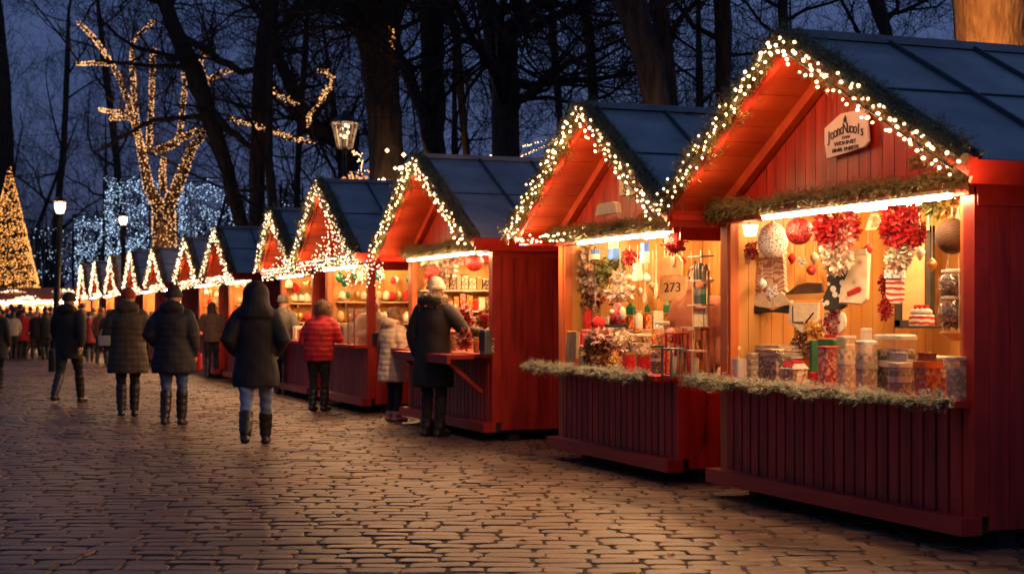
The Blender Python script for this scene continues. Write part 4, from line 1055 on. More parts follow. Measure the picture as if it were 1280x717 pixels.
def person(label, px, foot, top, face=0, coat='black', hem=.55, puff=0, legs='trous', boots='leather', hood=None, hat=None, hair=None, step=.0, arms=('down','down'),
           fur=None, scarf=None, width=1.0, group=None, vox=None, loc=None, H=None, boot_h=.36, lean=0, d=None, headturn=0):
    """face: 0 walks away from the camera, 180 comes towards it (degrees, relative to the view axis)"""
    d = d or FPX*EYE/(foot-HOR); p = pix(px, foot, d); p.z = 0 if loc is None else p.z
    if loc is not None: p = Vector(loc)
    H = H or (foot-top)/(foot-HOR)*EYE; k = H/1.74
    vox = vox or (.014 if d < 24 else .022)
    fine = d < 24
    hip, sh = .92, 1.43
    ln = lean
    def up(z): return ln*(max(0, z-hip))**1.2   # forward lean offset along +y
    kn = []; J = {}; width = 1+(width-1)*.45
    for s in (-1, 1):
        sw = step*s
        J[s] = dict(hip=(.09*s, up(hip), hip), knee=(.085*s, .5*sw+.03, .5), ank=(.078*s, sw*.95-(.12 if sw < 0 else 0)*abs(sw)*2, .1+(.10*abs(sw)*2 if sw < 0 else 0)))
    poses = {'down': ((.235,-.03,1.13),(.235,.04,.9)), 'pocket': ((.27,-.07,1.14),(.2,.11,1.0)), 'fwd': ((.25,.08,1.15),(.17,.36,1.14)), 'bent': ((.25,-.02,1.13),(.13,.26,1.16)),
             'hold': ((.25,-.02,1.13),(.1,.24,1.22)), 'back': ((.25,-.13,1.15),(.24,-.12,.92)), 'swing': ((.24,.05,1.14),(.23,.2,.96)), 'side': ((.34,.06,1.17),(.42,.28,1.14)), 'up': ((.24,.18,1.3),(.12,.3,1.5))}
    A = {}
    for s, nm in zip((-1, 1), arms):
        e, w_ = poses[nm]; A[s] = dict(sh=(.17*s, up(1.4), 1.4), el=(e[0]*s, e[1]+up(1.14), e[2]), wr=(w_[0]*s, w_[1]+up(1.05), w_[2]))
    hc = (0, .02+up(1.6)*1.1, 1.62)
    # body: one continuous skin surface
    b = MB()
    b.ell(hc, (.074,.092,.115), 16, 12); b.ell((0, hc[1]+.035, 1.565), (.05,.06,.055), 12, 8)
    b.tube([(0, hc[1]+.1, 1.62), (0, hc[1]+.118, 1.598)], [.012,.018], 8, round_=True)
    for s in (-1,1): b.ell((.078*s, hc[1]-.005, 1.61), (.012,.02,.032), 8, 6)
    b.tube([(0, hc[1]-.02, 1.56), (0, up(1.45), 1.42)], [.055,.07], 10)
    b.loft([(0,up(.9),.86,.13,.1),(0,up(1),.98,.15,.105),(0,up(1.1),1.1,.135,.095),(0,up(1.25),1.28,.165,.11),(0,up(1.4),1.4,.17,.09),(0,up(1.45),1.45,.08,.06)], 14)
    for s in (-1, 1):
        j = J[s]; b.tube([j['hip'], rl(j['hip'], j['knee'], .5), j['knee'], rl(j['knee'], j['ank'], .4), j['ank']], [.09,.072,.047,.043,.034], 10, round_=True)
        a_ = j['ank']; b.tube([(a_[0], a_[1]-.03, a_[2]-.04), (a_[0]+.01*s, a_[1]+.15, a_[2]-.06)], [.035,.03], 8, round_=True)
        a = A[s]; b.tube([a['sh'], a['el'], a['wr']], [.055,.042,.028], 10, round_=True)
        w0 = Vector(a['wr']); dr = (w0-Vector(a['el'])).normalized(); sd = dr.cross(Vector((1,0,0))).normalized()
        b.tube([w0, w0+dr*.05, w0+dr*.095], [.026,.036,.034], 8)
        for q in range(4):
            o_ = sd*(q-1.5)*.02; L = (.062,.075,.07,.055)[q]; f0 = w0+dr*.085+o_; cur = Vector((-s*.35, 0, 0))
            b.tube([f0, f0+dr*L*.5, f0+(dr+cur).normalized()*L], [.0095,.009,.008], 6, round_=True)
        b.tube([w0+dr*.03+sd*.03*1, w0+dr*.06+sd*.055, w0+dr*.09+sd*.06], [.012,.011,.009], 6, round_=True)
    body = remesh(b, .009 if fine else .02, smooth=2)
    root = link('person', body, M['skin'], None, p, -YAW + R(face)); root.scale = (k*width, k*width, k)
    tag(root, label, 'person', group)
    if fine or 140 < face % 360 < 220:
        e = MB()
        for s in (-1,1): e.ell((.03*s, hc[1]+.083, 1.63), .011, 8, 6)
        e.build('eyes', M['black'], root)
        e = MB(); e.tube([(-.022, hc[1]+.088, 1.567), (0, hc[1]+.094, 1.565), (.022, hc[1]+.088, 1.567)], .005, 6); e.build('mouth', M['pinkscarf'], root)
    # trousers
    b = MB(); b.loft([(0,up(.84),.80,.12,.1),(0,up(.9),.9,.155,.12),(0,up(1),1.0,.16,.115)], 14)
    for s in (-1, 1):
        j = J[s]; b.tube([j['hip'], rl(j['hip'], j['knee'], .5), j['knee'], rl(j['knee'], j['ank'], .5), rl(j['knee'], j['ank'], .93)], [.105,.09,.064,.056 if boot_h > .2 else .06,.046 if boot_h > .2 else .052], 12)
    link('trousers', remesh(b, vox, lambda c: .004*math.sin(c.z*60+c.x*30)), M[legs], root)
    for s in (-1, 1):   # boots
        j = J[s]; a_ = Vector(j['ank']); kn_ = Vector(j['knee']); t = boot_h/.42
        b = MB(); b.tube([a_+Vector((0,-.01,-.02)), a_.lerp(kn_, .3*t), a_.lerp(kn_, t)], [.055,.066,.071], 12)
        b.tube([a_+Vector((0,-.045,-.06)), a_+Vector((.006*s,.06,-.062)), a_+Vector((.012*s,.15,-.07))], [.047,.046,.036], 10, round_=True)
        b.v = [(x, y, max(z, a_.z-.108)) for x, y, z in b.v]
        link('boot', remesh(b, vox*.9, lambda c: .003*math.sin(c.z*70)), M[boots], root)
    # coat
    hz = .92-hem*.62 if hem else .84
    b = MB()
    fl = .04 if hem > .4 else 0
    tw = .03 if puff else 0
    b.loft([(0,up(hz)*1,hz,.19+fl+tw,.15+fl+tw),(0,up(hz),hz+.1,.195+fl+tw,.155+fl*.7+tw),(0,up(.98),.98,.2+tw,.155+tw),(0,up(1.1),1.12,.185+tw,.145+tw),(0,up(1.25),1.28,.205+tw,.155+tw),(0,up(1.38),1.38,.2+tw,.14+tw),(0,up(1.44),1.45,.14,.11),(0,up(1.5),1.51,.085,.085)], 20)
    for s in (-1, 1):
        a = A[s]; sh = a['sh']; b.tube([(sh[0]*.9, sh[1], sh[2]-.01), rl(sh, a['el'], .5), a['el'], rl(a['el'], a['wr'], .5), rl(a['el'], a['wr'], .97)], [.095,.085+tw*.4,.075+tw*.4,.068+tw*.3,.054], 12, round_=True)
    if hood == 'up':
        b.ell((0, hc[1]-.035, 1.63), (.13,.135,.15), 16, 12); b.ell((0, hc[1]-.1, 1.69), (.07,.07,.08), 12, 8)
        b.loft([(0,up(1.4)-.02,1.38,.21,.15),(0,up(1.45)-.03,1.46,.175,.15),(0,hc[1]-.04,1.54,.14,.14),(0,hc[1]-.035,1.62,.125,.13)], 16)
    elif hood == 'down':
        b.ell((0, up(1.48)-.1, 1.50), (.15,.09,.085), 16, 10); b.ell((0, up(1.48)-.02, 1.5), (.13,.11,.06), 14, 8)
    if not hood or hood == 'down': b.loft([(0,up(1.46),1.43,.12,.11),(0,up(1.5),1.54,.09,.095)], 14)
    freq = 2*PI/.085
    def dp(c):
        w_ = .004*math.sin(c.x*26+c.z*9)*math.cos(c.z*17+c.y*12)
        if hz+.03 < c.z < 1.42 and puff: w_ += puff*.6*(abs(math.sin(c.z*freq/2+.25*math.sin(c.x*9)))-.5)
        return w_
    me = remesh(b, vox, dp)
    link('coat', me, MC[coat], root)
    if fine and hem:
        e = MB(); e.loft([(0,up(1.0),.985,.2+tw+.012,.158+tw+.012),(0,up(1.0),1.0,.2+tw+.012,.158+tw+.012)], 24)
        if puff: pass
    if fur:
        e = MB(); rg = random.Random(int(px)); n = 1900 if fine else 260
        for i in range(n):
            a = rg.uniform(0, 2*PI); y_ = up(1.5)-.03
            if fur[1] == 'collar': c = (.15*math.cos(a), y_-.01+.12*math.sin(a), 1.5+rg.gauss(0,.035)-.02*math.sin(a))
            elif fur[1] == 'hood': vv = Vector((rg.gauss(0,1),rg.gauss(0,1),rg.gauss(0,1))).normalized(); c = (vv.x*.128, hc[1]-.03+vv.y*.128, 1.62+vv.z*.145-(.03 if vv.z < 0 else 0))
            e.tuft(c, .012, 1, .026, rg, .25)
            e.tuft(c, .012, 1, .022, rg, .25)
        if fur[1] == 'hood': e.ell((0, hc[1]-.03, 1.63), (.125,.125,.135), 14, 10)
        e.build('fur_trim', M[fur[0]], root)
    if hat:
        b = MB(); kind, mt = hat
        b.loft([(0,hc[1]-.01,1.635,.092,.108),(0,hc[1]-.01,1.665,.094,.108),(0,hc[1]-.012,1.71,.084,.096),(0,hc[1]-.015,1.755,.056,.064),(0,hc[1]-.015,1.775,.02,.022)], 16)
        h = b.build('beanie', M[mt], root, smooth=True)
        b = MB(); b.loft([(0,hc[1]-.01,1.625,.099,.113),(0,hc[1]-.01,1.635,.102,.116),(0,hc[1]-.01,1.66,.102,.116),(0,hc[1]-.01,1.67,.098,.112)], 16); b.build('cuff', M[mt], h, smooth=True)
        if kind == 'pom': b = MB(); b.tuft((0,hc[1]-.015,1.8), .035, 220, .03, random.Random(2)); b.build('pompom', M['fur'], h)
    if hair:
        b = MB(); b.ell((0, hc[1]-.018, 1.645), (.088,.1,.105), 14, 10)
        if hair[1] == 'long': b.loft([(0,hc[1]-.08,1.40,.085,.035),(0,hc[1]-.075,1.5,.1,.05),(0,hc[1]-.06,1.6,.09,.06),(0,hc[1]-.04,1.68,.07,.05)], 12)
        link('hair', remesh(b, .012 if fine else .02, lambda c: .004*math.sin(c.x*140)), M[hair[0]], root)
    if scarf:
        b = MB(); b.tube([(.1*math.cos(t*.5), up(1.48)+.09*math.sin(t*.5), 1.49+.01*math.sin(t)) for t in range(14)], .035, 8); b.tube([(-.1,up(1.4)-.1,1.48),(-.2,up(1.3)-.09,1.25),(-.23,-.05,.98)], [.04,.045,.05], 8)
        b.build('scarf', M[scarf], root, smooth=True)
    return root
def bag(label, mat, at, s, name='handbag', cat='handbag', rot=-YAW):
    st = thing(name, label, cat, at, None, rot)
    b = MB(); b.rbox((0,0,0), s*.45, s, s*.8, s*.12); b.build('bag_body', mat, st, smooth=True)
    b = MB(); b.tube([(-s*.35,0,s*.78),(-s*.25,0,s*1.25),(s*.25,0,s*1.25),(s*.35,0,s*.78)], s*.035, 6); b.build('handle', mat, st)
    return st
person('person in a black knee-length hooded coat, light jeans and dark boots, walking away', 320, 557, 355, 6, 'black', hem=.46, boot_h=.27, legs='jeansl', hood='up', step=.3, arms=('pocket','pocket'), width=1.2)
person('person in a dark puffer with bulky hood, blue jeans and dark boots seen from behind', 217, 531, 360, -2, 'navy', hem=.42, puff=.008, legs='jeans', hood='down', hat=('plain','knitgrey'), step=.07, arms=('pocket','down'), width=1.18)
bag('small red bag at the right hip of the dark puffer coat', M['redf'], pix(239, 462, 18.7), .26)
person('person in a long olive quilted coat and rust red beanie with black trousers', 160, 520, 362, 12, 'olive', hem=.52, puff=.012, legs='trous', hood='down', hat=('plain','knitred'), step=.05, arms=('hold','bent'), width=1.15)
bag('small cream shoulder bag held at the left side of the olive quilted coat', M['cream'], pix(131, 432, 20.1), .17)
person('dark coated walker at the left with legs in mid-stride', 86, 503, 367, -8, 'black', hem=.35, legs='greyd' if False else 'trous', hat=('plain','knitgrey'), step=.26, arms=('swing','back'), width=1.2, hood='down')
person('person in a bright red puffer jacket with brown fur hood and dark jeans', 398, 513, 377, -18, 'red', hem=.2, puff=.014, legs='trous', fur=('furd','hood'), arms=('bent','fwd'), width=1.2, lean=.25, boot_h=.25, step=.03)
person('person in long black coat, pale hat and fur collar leaning on the folding shelf', 541, 545, 349, -28, 'charcoal', hem=.6, puff=0, legs='trous', fur=('fur','collar'), hat=('plain','creamknit'), arms=('down','side'), width=1.12, boot_h=.1, lean=.08, hood='down')
person('shorter person in a beige padded coat with pink scarf and pink shoes', 492, 526, 384, -50, 'beige', hem=.5, puff=.01, legs='trous', boots='pinks', hood='down', hair=('hairb','short'), arms=('bent','hold'), width=1.15, boot_h=.06, scarf='pinkscarf')
person('person in a tan jacket with long brown hair and wide dark trousers, far ahead', 265, 473, 377, 3, 'brown', hem=.15, legs='trous', hair=('hair','long'), step=.12, arms=('bent','bent'), width=1.15)
person('person in a grey brown coat half hidden behind the tall black hooded coat', 353, 492, 370, -10, 'greyd', hem=.5, legs='trous', hat=('plain','knitgrey'), arms=('pocket','pocket'), width=1.1, vox=.02)
person('stooping shopper in a dark jacket with fur collar beside the red jacket', 430, 500, 385, -55, 'black', hem=.3, fur=('furd','collar'), hair=('hair','short'), arms=('fwd','fwd'), lean=.3, vox=.02)
person('person in dark clothing cut by the left edge of the picture', -4, 485, 382, 0, 'black', hem=.5, arms=('pocket','down'), hat=('plain','knitgrey'))
# seller at the fourth stall
person('seller in a cream jacket and black cap bending inside the fourth stall', 462, 500, 372, 205, 'cream', hem=.0, hair=('hair','short'), arms=('fwd','bent'), lean=.35, vox=.02, d=21.8, H=1.62)
person('seller with brown hair standing at the left end of the second stall counter', 872, 560, 282, 150, 'rust', hem=.0, hair=('hair','long'), arms=('down','bent'), d=13.3, H=1.78)
crowd = [('in a red coat among the far crowd, near the left edge', 29, 449, 387, 8, 'red', .45), ('in a black jacket right of the far red coat', 45, 449, 389, 170, 'black', .2),
 ('in a pale jacket left of the far red coat', 16, 450, 389, 20, 'cream', .1), ('in a dark brown coat at the far left of the crowd', 4, 447, 388, 0, 'brown', .4),
 ('with raised arms beside the far lamp post', 57, 449, 388, 30, 'charcoal', .3), ('in a grey coat under the street lamp', 68, 447, 389, -20, 'grey', .5),
 ('in a dark red coat just right of the mid-stride walker', 112, 452, 390, 10, 'darkred', .45), ('in a brown jacket second right of the mid-stride walker', 127, 455, 384, -10, 'rust', .2),
 ('in a dark coat close left of the olive quilted coat', 137, 458, 386, 5, 'charcoal', .5), ('in a red patterned jacket behind the olive coat', 180, 460, 392, 160, 'darkred', .2),
 ('in a grey coat between the olive coat and the dark puffer', 190, 452, 388, 0, 'grey', .4), ('in black at the counter left of the tan jacket', 245, 462, 386, -30, 'black', .4),
 ('in a brown coat right of the tan jacket, by the counter', 283, 466, 384, -60, 'greyd', .4), ('in a dark coat behind the small red bag', 236, 455, 387, 15, 'navy', .3),
 ('in a beige coat glimpsed left of the black hooded coat', 297, 462, 390, -40, 'beige', .3), ('in a dark parka at the very far middle of the crowd', 92, 446, 390, 185, 'navy', .4),
 ('in a cream hat and dark coat far along the row', 102, 445, 391, -15, 'black', .4), ('in a rust coat in front of the farthest stalls', 150, 446, 391, 180, 'rust', .4)]
for i, (lb, px, ft, tp, fc, ct, hm) in enumerate(crowd):
    person('small distant person '+lb, px, ft, tp, fc, ct, hem=hm, hat=('plain','knitgrey') if i % 3 == 0 else None, hair=None if i % 3 == 0 else (('hair','hairb')[i % 2], ('long','short')[i % 2]),
           arms=(('pocket','down'),('bent','swing'),('up','bent'))[1 if i != 4 else 2] if i % 2 == 0 else ('down','pocket'), step=.12 if i % 2 else .02, vox=.03, group='distant people at the end of the row', width=1.1)

rg = random.Random(21); CR = 'small distant person in dark winter clothes within the crowd before the glowing kiosk'
proto_p = []
for i, ct in enumerate(('black','navy','brown','darkred')):
    q = pix(20+i*9, HOR, 54+i); q.z = 0
    proto_p.append(person(CR, 20+i*9, 446, 390, (0,160,20,200)[i], ct, hem=(.4,.1,.5,.2)[i], hair=('hair','short'), arms=('bent','down'), vox=.03, group='dark crowd before the kiosk', loc=q, H=1.65))
for i in range(16):
    q = pix(rg.uniform(-8, 135), HOR, rg.uniform(46, 58)); q.z = 0; src = proto_p[i % 4]
    r = src.copy(); COL.objects.link(r); r.location = q; r.rotation_euler = (0,0,rg.uniform(0,6.28)); k_ = rg.uniform(.92,1.06); r.scale = src.scale*k_
    for ch in src.children:
        c = ch.copy(); COL.objects.link(c); c.parent = r
# ------------------------------------------------------------------ goods
def fy(v): return v.x/math.hypot(v.x, v.y)
def sz(v): return depth(v)/FPX     # metres per photo pixel at that point
def ribbon(st, z0, z1, mat='ribbon', w=.004): 
    b = MB(); b.box(-.001,.001,-w,w,z0,z1); b.build('ribbon', M[mat], st)
def hang_ball(label, px, py, rpx, x, mat, top, sq=1.0, name='bauble', cat='bauble', rib='ribbon', blossoms=None):
    p = onx(px, py, x); r = rpx*sz(p); st = thing(name, label, cat, p)
    b = MB(); b.ell((0,0,0), (r,r,r*sq), 24, 16); b.build('ball', M[mat], st, smooth=True)
    b = MB(); b.lathe([(r*.12,r*sq*.95),(r*.12,r*sq*1.06),(r*.03,r*sq*1.1)], n=8); b.build('cap', M['gold'], st)
    ribbon(st, r*sq*1.08, top-p.z, rib)
    if blossoms:
        b = MB(); b.tuft((0,0,0), r*1.05, 260, r*.35); b.build('tinsel', M[blossoms], st)
    return st
def cluster(label, px, py, x, parts, top=None, name='flower_cluster', cat='hanging flowers'):
    """parts: (dx, dy, rx, ry px, n, petal px, material, part name)"""
    p = onx(px, py, x); s = sz(p); st = thing(name, label, cat, p); rg = random.Random(int(px*7+py))
    for (dx, dy, rx, ry, n, pl, mt, nm) in parts:
        b = MB(); b.tuft((0, -dx*s, -dy*s), (rx*s*.8, rx*s, ry*s), n, pl*s, rg, .6)
        b.ell((0, -dx*s, -dy*s), (rx*s*.55, rx*s*.65, ry*s*.65), 8, 6); b.build(nm, M[mt], st)
    if top: ribbon(st, 0, top-p.z)
    return st
def flat(label, pts, px, py, x, mats, th=.03, name='stocking', cat='christmas stocking', extra=()):
    """pts in photo pixels relative to (px,py), y down; outline becomes a padded shape facing the path"""
    p = onx(px, py, x); s = sz(p); th_ = math.atan2(p.y, p.x); st = thing(name, label, cat, p, None, th_*.55); kx = 1/math.cos(th_*.45)
    def poly(m_, pp, t, off=0, bev=.06): m_.prism([(a*s*kx, -b_*s) for a, b_ in pp], (off,0,0), (0,-1,0), (0,0,1), t, bev)
    b = MB(); poly(b, pts, th); b.build(mats[1], M[mats[0]], st)
    for (pp, mt, nm) in extra:
        b = MB(); poly(b, pp, th*1.25, -th*.1, .03); b.build(nm, M[mt], st)
    return st
def jar(label, px, base_py, x, wpx, hpx, shell='glass', fill='parcel', lid='lid', name='jar', cat='jar', fillf=.85, z=None, band=True, rnd_=True, zb=.862, lidh=.14, depthf=1.0, xoff=.0):
    x += xoff; p = onx(px, base_py, x); p.z = zb if z is None else z; s = sz(p); f_ = fy(p); w_ = wpx*s*1.1/(f_+depthf*math.sqrt(1-f_*f_)); h = hpx*s; st = thing(name, label, cat, p)
    dd = w_*depthf; r = min(w_, dd)*.22 if rnd_ else .008
    b = MB(); b.rbox((0,0,0), w_, dd, h*(1-lidh*.5), r); b.build('body', M[shell], st, smooth=False)
    if fill: b = MB(); b.rbox((0,0,.006), w_*.9, dd*.9, h*(1-lidh)*fillf, r*.8); b.build('contents', M[fill], st)
    if lid: b = MB(); b.rbox((0,0,h*(1-lidh*.55)), w_*1.02, dd*1.02, h*lidh*.55, r); b.build('lid', M[lid], st)
    if band: b = MB(); b.rbox((0,0,h*.5), w_*1.015, dd*1.015, h*.03, r*1.02); b.build('band', M['lid'], st)
    return st
T1 = S1['eave']-.18; C1 = .862
# --- stall 1 hanging
XH = 5.75
hang_ball('white heart-like ball with grey knit marks, hanging leftmost at the nearest stall', 966, 301, 19, XH, 'snow', T1, 1.2, 'knitted_ball', 'hanging decoration')
hang_ball('shiny red glitter bauble hanging between white ball and flower cluster', 999, 289, 17, XH-.1, 'red_glit', T1)
hang_ball('large dark wicker ball hanging at the right end of the nearest stall', 1190, 295, 20.5, XH-.1, 'wicker', T1, 1.12, 'wicker_ball', 'hanging decoration')
cluster('bright red and cream flower cluster with white berries, left one at the nearest stall', 1046, 290, XH, [(0,-4,28,26,900,9,'red_petal','red_blossoms'),(0,-24,14,8,160,8,'pink_petal','pale_blossoms'),(0,32,19,20,420,8,'white_petal','white_berries'),(20,8,9,22,200,7,'pink_petal','pale_blossoms')], T1)
cluster('deep red poinsettia cluster with silver sprigs, right one at the nearest stall', 1128, 290, XH, [(-4,-8,25,26,900,9,'red_petal','red_blossoms'),(20,0,16,18,360,8,'red_petal','red_blossoms'),(-8,-20,12,9,120,8,'pink_petal','pale_blossoms'),(-8,32,15,13,320,8,'white_petal','silver_sprigs'),(14,12,6,20,160,7,'white_petal','white_blossoms')], T1)
cluster('yellow green dried foliage bunch above the dark wicker ball', 1178, 258, XH+.05, [(0,0,22,11,260,10,'green_petal','dried_leaves'),(18,4,14,10,160,9,'gold_petal','gold_leaves')], T1)
p = onx(1093, 276, XH); st = thing('bell', 'small pale bell with ribbon between the two red flower clusters', 'bell', p); s = sz(p)
b = MB(); b.lathe([(11*s,-10*s),(10.5*s,-6*s),(8*s,0),(6*s,6*s),(3*s,10*s),(.5*s,11*s)], n=16); b.build('bell_cup', M['pale'], st, smooth=True); ribbon(st, 10*s, T1-p.z)
b = MB(); b.lathe([(11.5*s,-12*s),(11.5*s,-9*s)], n=16); b.build('rim', M['gold'], st)
for (x_, ln, lb) in ((953,14,'first'),(1112,20,'second'),(1149,16,'third'),(1160,18,'fourth')):
    p = onx(x_, 262, XH+.02); st = thing('ribbon_tag', {'first':'thin white ribbon with tag left of the white knit ball','second':'thin white ribbon with tag at the upper left of the poinsettia cluster','third':'thin white ribbon with tag above the poinsettia cluster','fourth':'thin white ribbon with tag right of the poinsettia cluster'}[lb], 'ribbon', p)
    ribbon(st, -ln*sz(p), T1-p.z, w=.006); b = MB(); b.box(-.003,.003,-.012,.012,-ln*sz(p)-.04,-ln*sz(p)); b.build('tag', M['cream'], st)
# wall lamp and mitten at the left
p = onx(938, 288, 5.66); st = thing('wall_lamp', 'small glowing shade lamp on the left inner wall of the nearest stall', 'lamp', p); s = sz(p)
b = MB(); b.loft([(0,0,-7*s,7*s,7*s),(0,0,7*s,10*s,10*s)], 14); b.build('lamp_shade', emit('warm_lamp_shade', (1,.62,.25), 6, sample=True), st, smooth=True)
b = MB(); b.tube([(0,0,7*s),(0,.02,14*s),(.05,.1,15*s)], .008, 6); b.build('bracket', M['gold'], st)
cluster('red felt mitten with pale blossom below the small wall lamp', 938, 317, 5.66, [(2,-4,8,10,160,5,'red_petal','red_felt'),(-5,6,5,6,90,4,'pink_petal','pale_blossoms')], name='mitten_ornament', cat='ornament')
# stockings and felt goods
flat('long cream knitted stocking with pink and brown pattern at the left of the nearest stall', [(-14,-36),(16,-36),(18,8),(24,22),(22,30),(-24,28),(-22,8)], 965, 352, XH+.1, ('nordic','stocking_body'), .05,
     extra=[([(-25,22),(-10,12),(0,27),(14,12),(25,22),(25,29),(0,33),(-25,30)],'cream','zigzag_edge'), ([(-24,40),(-24,27),(0,36),(0,38)],'black','black_corner'), ([(24,40),(24,27),(2,36),(2,38)],'black','black_corner'), ([(-14,-38),(16,-38),(16,-30),(-14,-30)],'cream','cuff')])
flat('cream felt house with brown pointed cap hanging next to the patterned stocking', [(-18,-4),(18,-4),(17,24),(-2,35),(-20,20)], 1006, 382, XH+.15, ('cream','felt_body'), .03, name='felt_hat_ornament', cat='ornament',
     extra=[([(-24,-14),(-8,-26),(4,-29),(22,-28),(24,-16)],'brown','brown_cap'), ([(-24,-14),(24,-15),(20,-8),(-18,-7)],'honey','brim'), ([(-14,0),(-13,0),(-13,21),(-14,21)],'black','stitched_line'), ([(-14,20),(2,20),(12,8),(13,9),(3,22),(-14,21.5)],'black','stitched_line')])
flat('black stocking with white dots below the bright red flower cluster', [(-10,-32),(15,-32),(16,0),(14,26),(2,32),(-12,30),(-16,20),(-8,2)], 1044, 357, XH+.12, ('polka','stocking_body'), .05)
flat('cream stocking with snowy motif and red streak, broad foot', [(-6,-36),(14,-36),(17,-30),(15,26),(8,33),(-20,31),(-18,12),(-8,-8)], 1070, 348, XH+.15, ('motif','stocking_body'), .05,
     extra=[([(-9,17),(6,10),(9,12),(8,16),(-8,22)],'redf','red_streak'), ([(-6,-37),(15,-37),(16,-29),(-6,-29)],'cream','cuff')])
flat('short red and white knitted stocking beneath the poinsettia cluster', [(-9,-26),(11,-26),(11,10),(8,16),(-4,15),(-9,6)], 1118, 364, XH+.1, ('tartan','stocking_body'), .05, extra=[([(-10,-27),(12,-27),(12,-16),(-10,-16)],'snow','cuff')])
cluster('hanging string of dark red tinsel left of the knitted stocking', 1106, 370, XH+.08, [(0,-16,6,16,260,5,'red_petal','tinsel'),(1,16,8,13,260,5,'red_petal','tinsel')], name='tinsel_string', cat='tinsel')
# framed pale panel + little village
p = onx(1143, 350, 6.7); s = sz(p); st = thing('wall_panel', 'tall dark framed panel with pale wood centre on the back wall of the nearest stall', 'panel', p)
for (a, b_, c, d_) in ((-22,-15,-64,58),(15,22,-64,58),(-22,22,50,60),(-22,22,-66,-58)):
    b = MB(); b.box(-.02,.02,a*s*1.7,b_*s*1.7,-d_*s,-c*s); b.build('frame_bar', M['dark'], st)
b = MB(); b.box(-.0,.015,-15*s*1.7,15*s*1.7,-50*s,60*s); b.build('panel_board', M['wood'], st)
p = onx(1152, 407, XH+.25); s = sz(p); st = thing('village_ornament', 'small snowy red and white village house ornament beside the glass jar stack', 'ornament', p)
b = MB(); b.rbox((0,0,0), 34*s, 16*s, 14*s, 2*s); b.build('house_body', M['tartan'], st)
b = MB(); 
for dx in (-11,-3,5,13): b.ell((0,dx*s,17*s), (7*s,7*s,5*s), 10, 6)
b.build('snow_roof', M['white'], st, smooth=True)
for dx in (-10,0,10): b = MB(); b.box(-3*s,3*s,(dx-2)*s,(dx+2)*s,18*s,26*s); b.build('chimney', M['redf'], st)
b = MB(); b.box(-.1,.1,-20*s,20*s,-.015,0); b.build('bracket_shelf', M['dark'], st)
# glass jar stack at the right
for (yb, h, lab) in ((410,36,'lower'),(373,32,'upper')):
    p = onx(1193, yb, XH-.05); s = sz(p)
    st = thing('glass_jar', lab+' of the two big round glass jars of dark brown goods at the right post', 'jar', p)
    b = MB(); b.lathe([(14*s,0),(20*s,5*s),(21*s,h*.5*s),(19*s,h*.85*s),(14*s,h*.95*s),(14*s,h*s)], n=20); b.build('body', M['glass'], st, smooth=True)
    b = MB(); b.tuft((0,0,h*.45*s), (14*s,16*s,h*.36*s), 420, 8*s); b.ell((0,0,h*.45*s), (13*s,15*s,h*.34*s), 12, 8); b.build('contents', M['brown_petal'], st)
    b = MB(); b.lathe([(15.5*s,h*s),(16*s,(h+1)*s),(16*s,(h+4)*s),(10*s,(h+4.6)*s)], n=18); b.build('lid', M['white'], st)
p = onx(1196, 414, XH-.05); s = sz(p); st = thing('hanging_shelf', 'round hanging wooden tray carrying the two big glass jars', 'shelf', p)
b = MB(); b.lathe([(6*s,-12*s),(18*s,-4*s),(21*s,-2*s),(21*s,4*s-.02)], n=18); b.build('tray', M['wood'], st)
for a in (0, 2.1, 4.2):
    b = MB(); b.tube([(18*s*math.cos(a),18*s*math.sin(a),0),(22*s*math.cos(a),22*s*math.sin(a),40*s),(2*s,0,T1-p.z)], .003, 4); b.build('cord', M['ribbon'], st)
# --- stall 1 counter: back row to front row (photo px of base, plane x)
def cj(*a, **k): return jar(*a, zb=C1, xoff=.13, **k)
cj('tall white canister at the left end of the nearest counter', 914, 474, 5.42, 23, 42, 'glassf','pale','white', lidh=.1, band=False)
cj('short white canister in front of the tall white one', 926, 476, 5.36, 22, 28, 'white',None,'white', band=False)
cj('clear lidded tub right of the white canisters', 942, 476, 5.42, 18, 36, 'glassf','pale','lid')
cj('wide glass case with dark sprigs behind the little pink house', 968, 482, 5.5, 42, 42, 'glass','darkgoods','pale', rnd_=False, depthf=.5, band=False)
for i in range(4):
    p = onx(972, 441-i*5, 5.8); s = sz(p); st = thing('tray', ['lowest','second lowest','second highest','topmost'][i]+' white tray of the stack behind the glass case', 'tray', p, None)
    p.z = C1+.165+i*.025; st.location = p; b = MB(); w_ = (70-i*3)*s; b.rbox((0,0,0), w_, .19, .018, .008); b.build('tray_base', M['white'], st); b = MB(); b.rbox((0,0,.018), w_*1.02, .195, .005, .004); b.build('rim', M['lid'], st)
st = thing('crate', 'low pale crate under the stack of white trays', 'crate', onx(972, 470, 5.8)); st.location.z = C1
b = MB(); b.rbox((0,0,0), .34, .17, .16, .01); b.build('crate_body', M['wood'], st)
for k in range(3): b = MB(); b.box(-.095,-.086,-.18,.18,.015+k*.05,.045+k*.05); b.build('slat', M['cream'], st)
p = onx(993, 480, 5.45); s = sz(p); p.z = C1; st = thing('gingerbread_box', 'small pink house-shaped box with red icing roof on the nearest counter', 'box', p)
b = MB(); b.rbox((0,0,0), 28*s, 22*s, 22*s, 2*s); b.build('box_body', M['pale'], st)
b = MB(); b.hexa([(-12*s,-15*s,22*s),(12*s,-15*s,22*s),(12*s,15*s,22*s),(-12*s,15*s,22*s),(-6*s,-12*s,30*s),(6*s,-12*s,30*s),(6*s,12*s,30*s),(-6*s,12*s,30*s)]); b.build('roof', M['white'], st)
b = MB(); b.box(-7*s,7*s,-13*s,13*s,29.5*s,32*s)
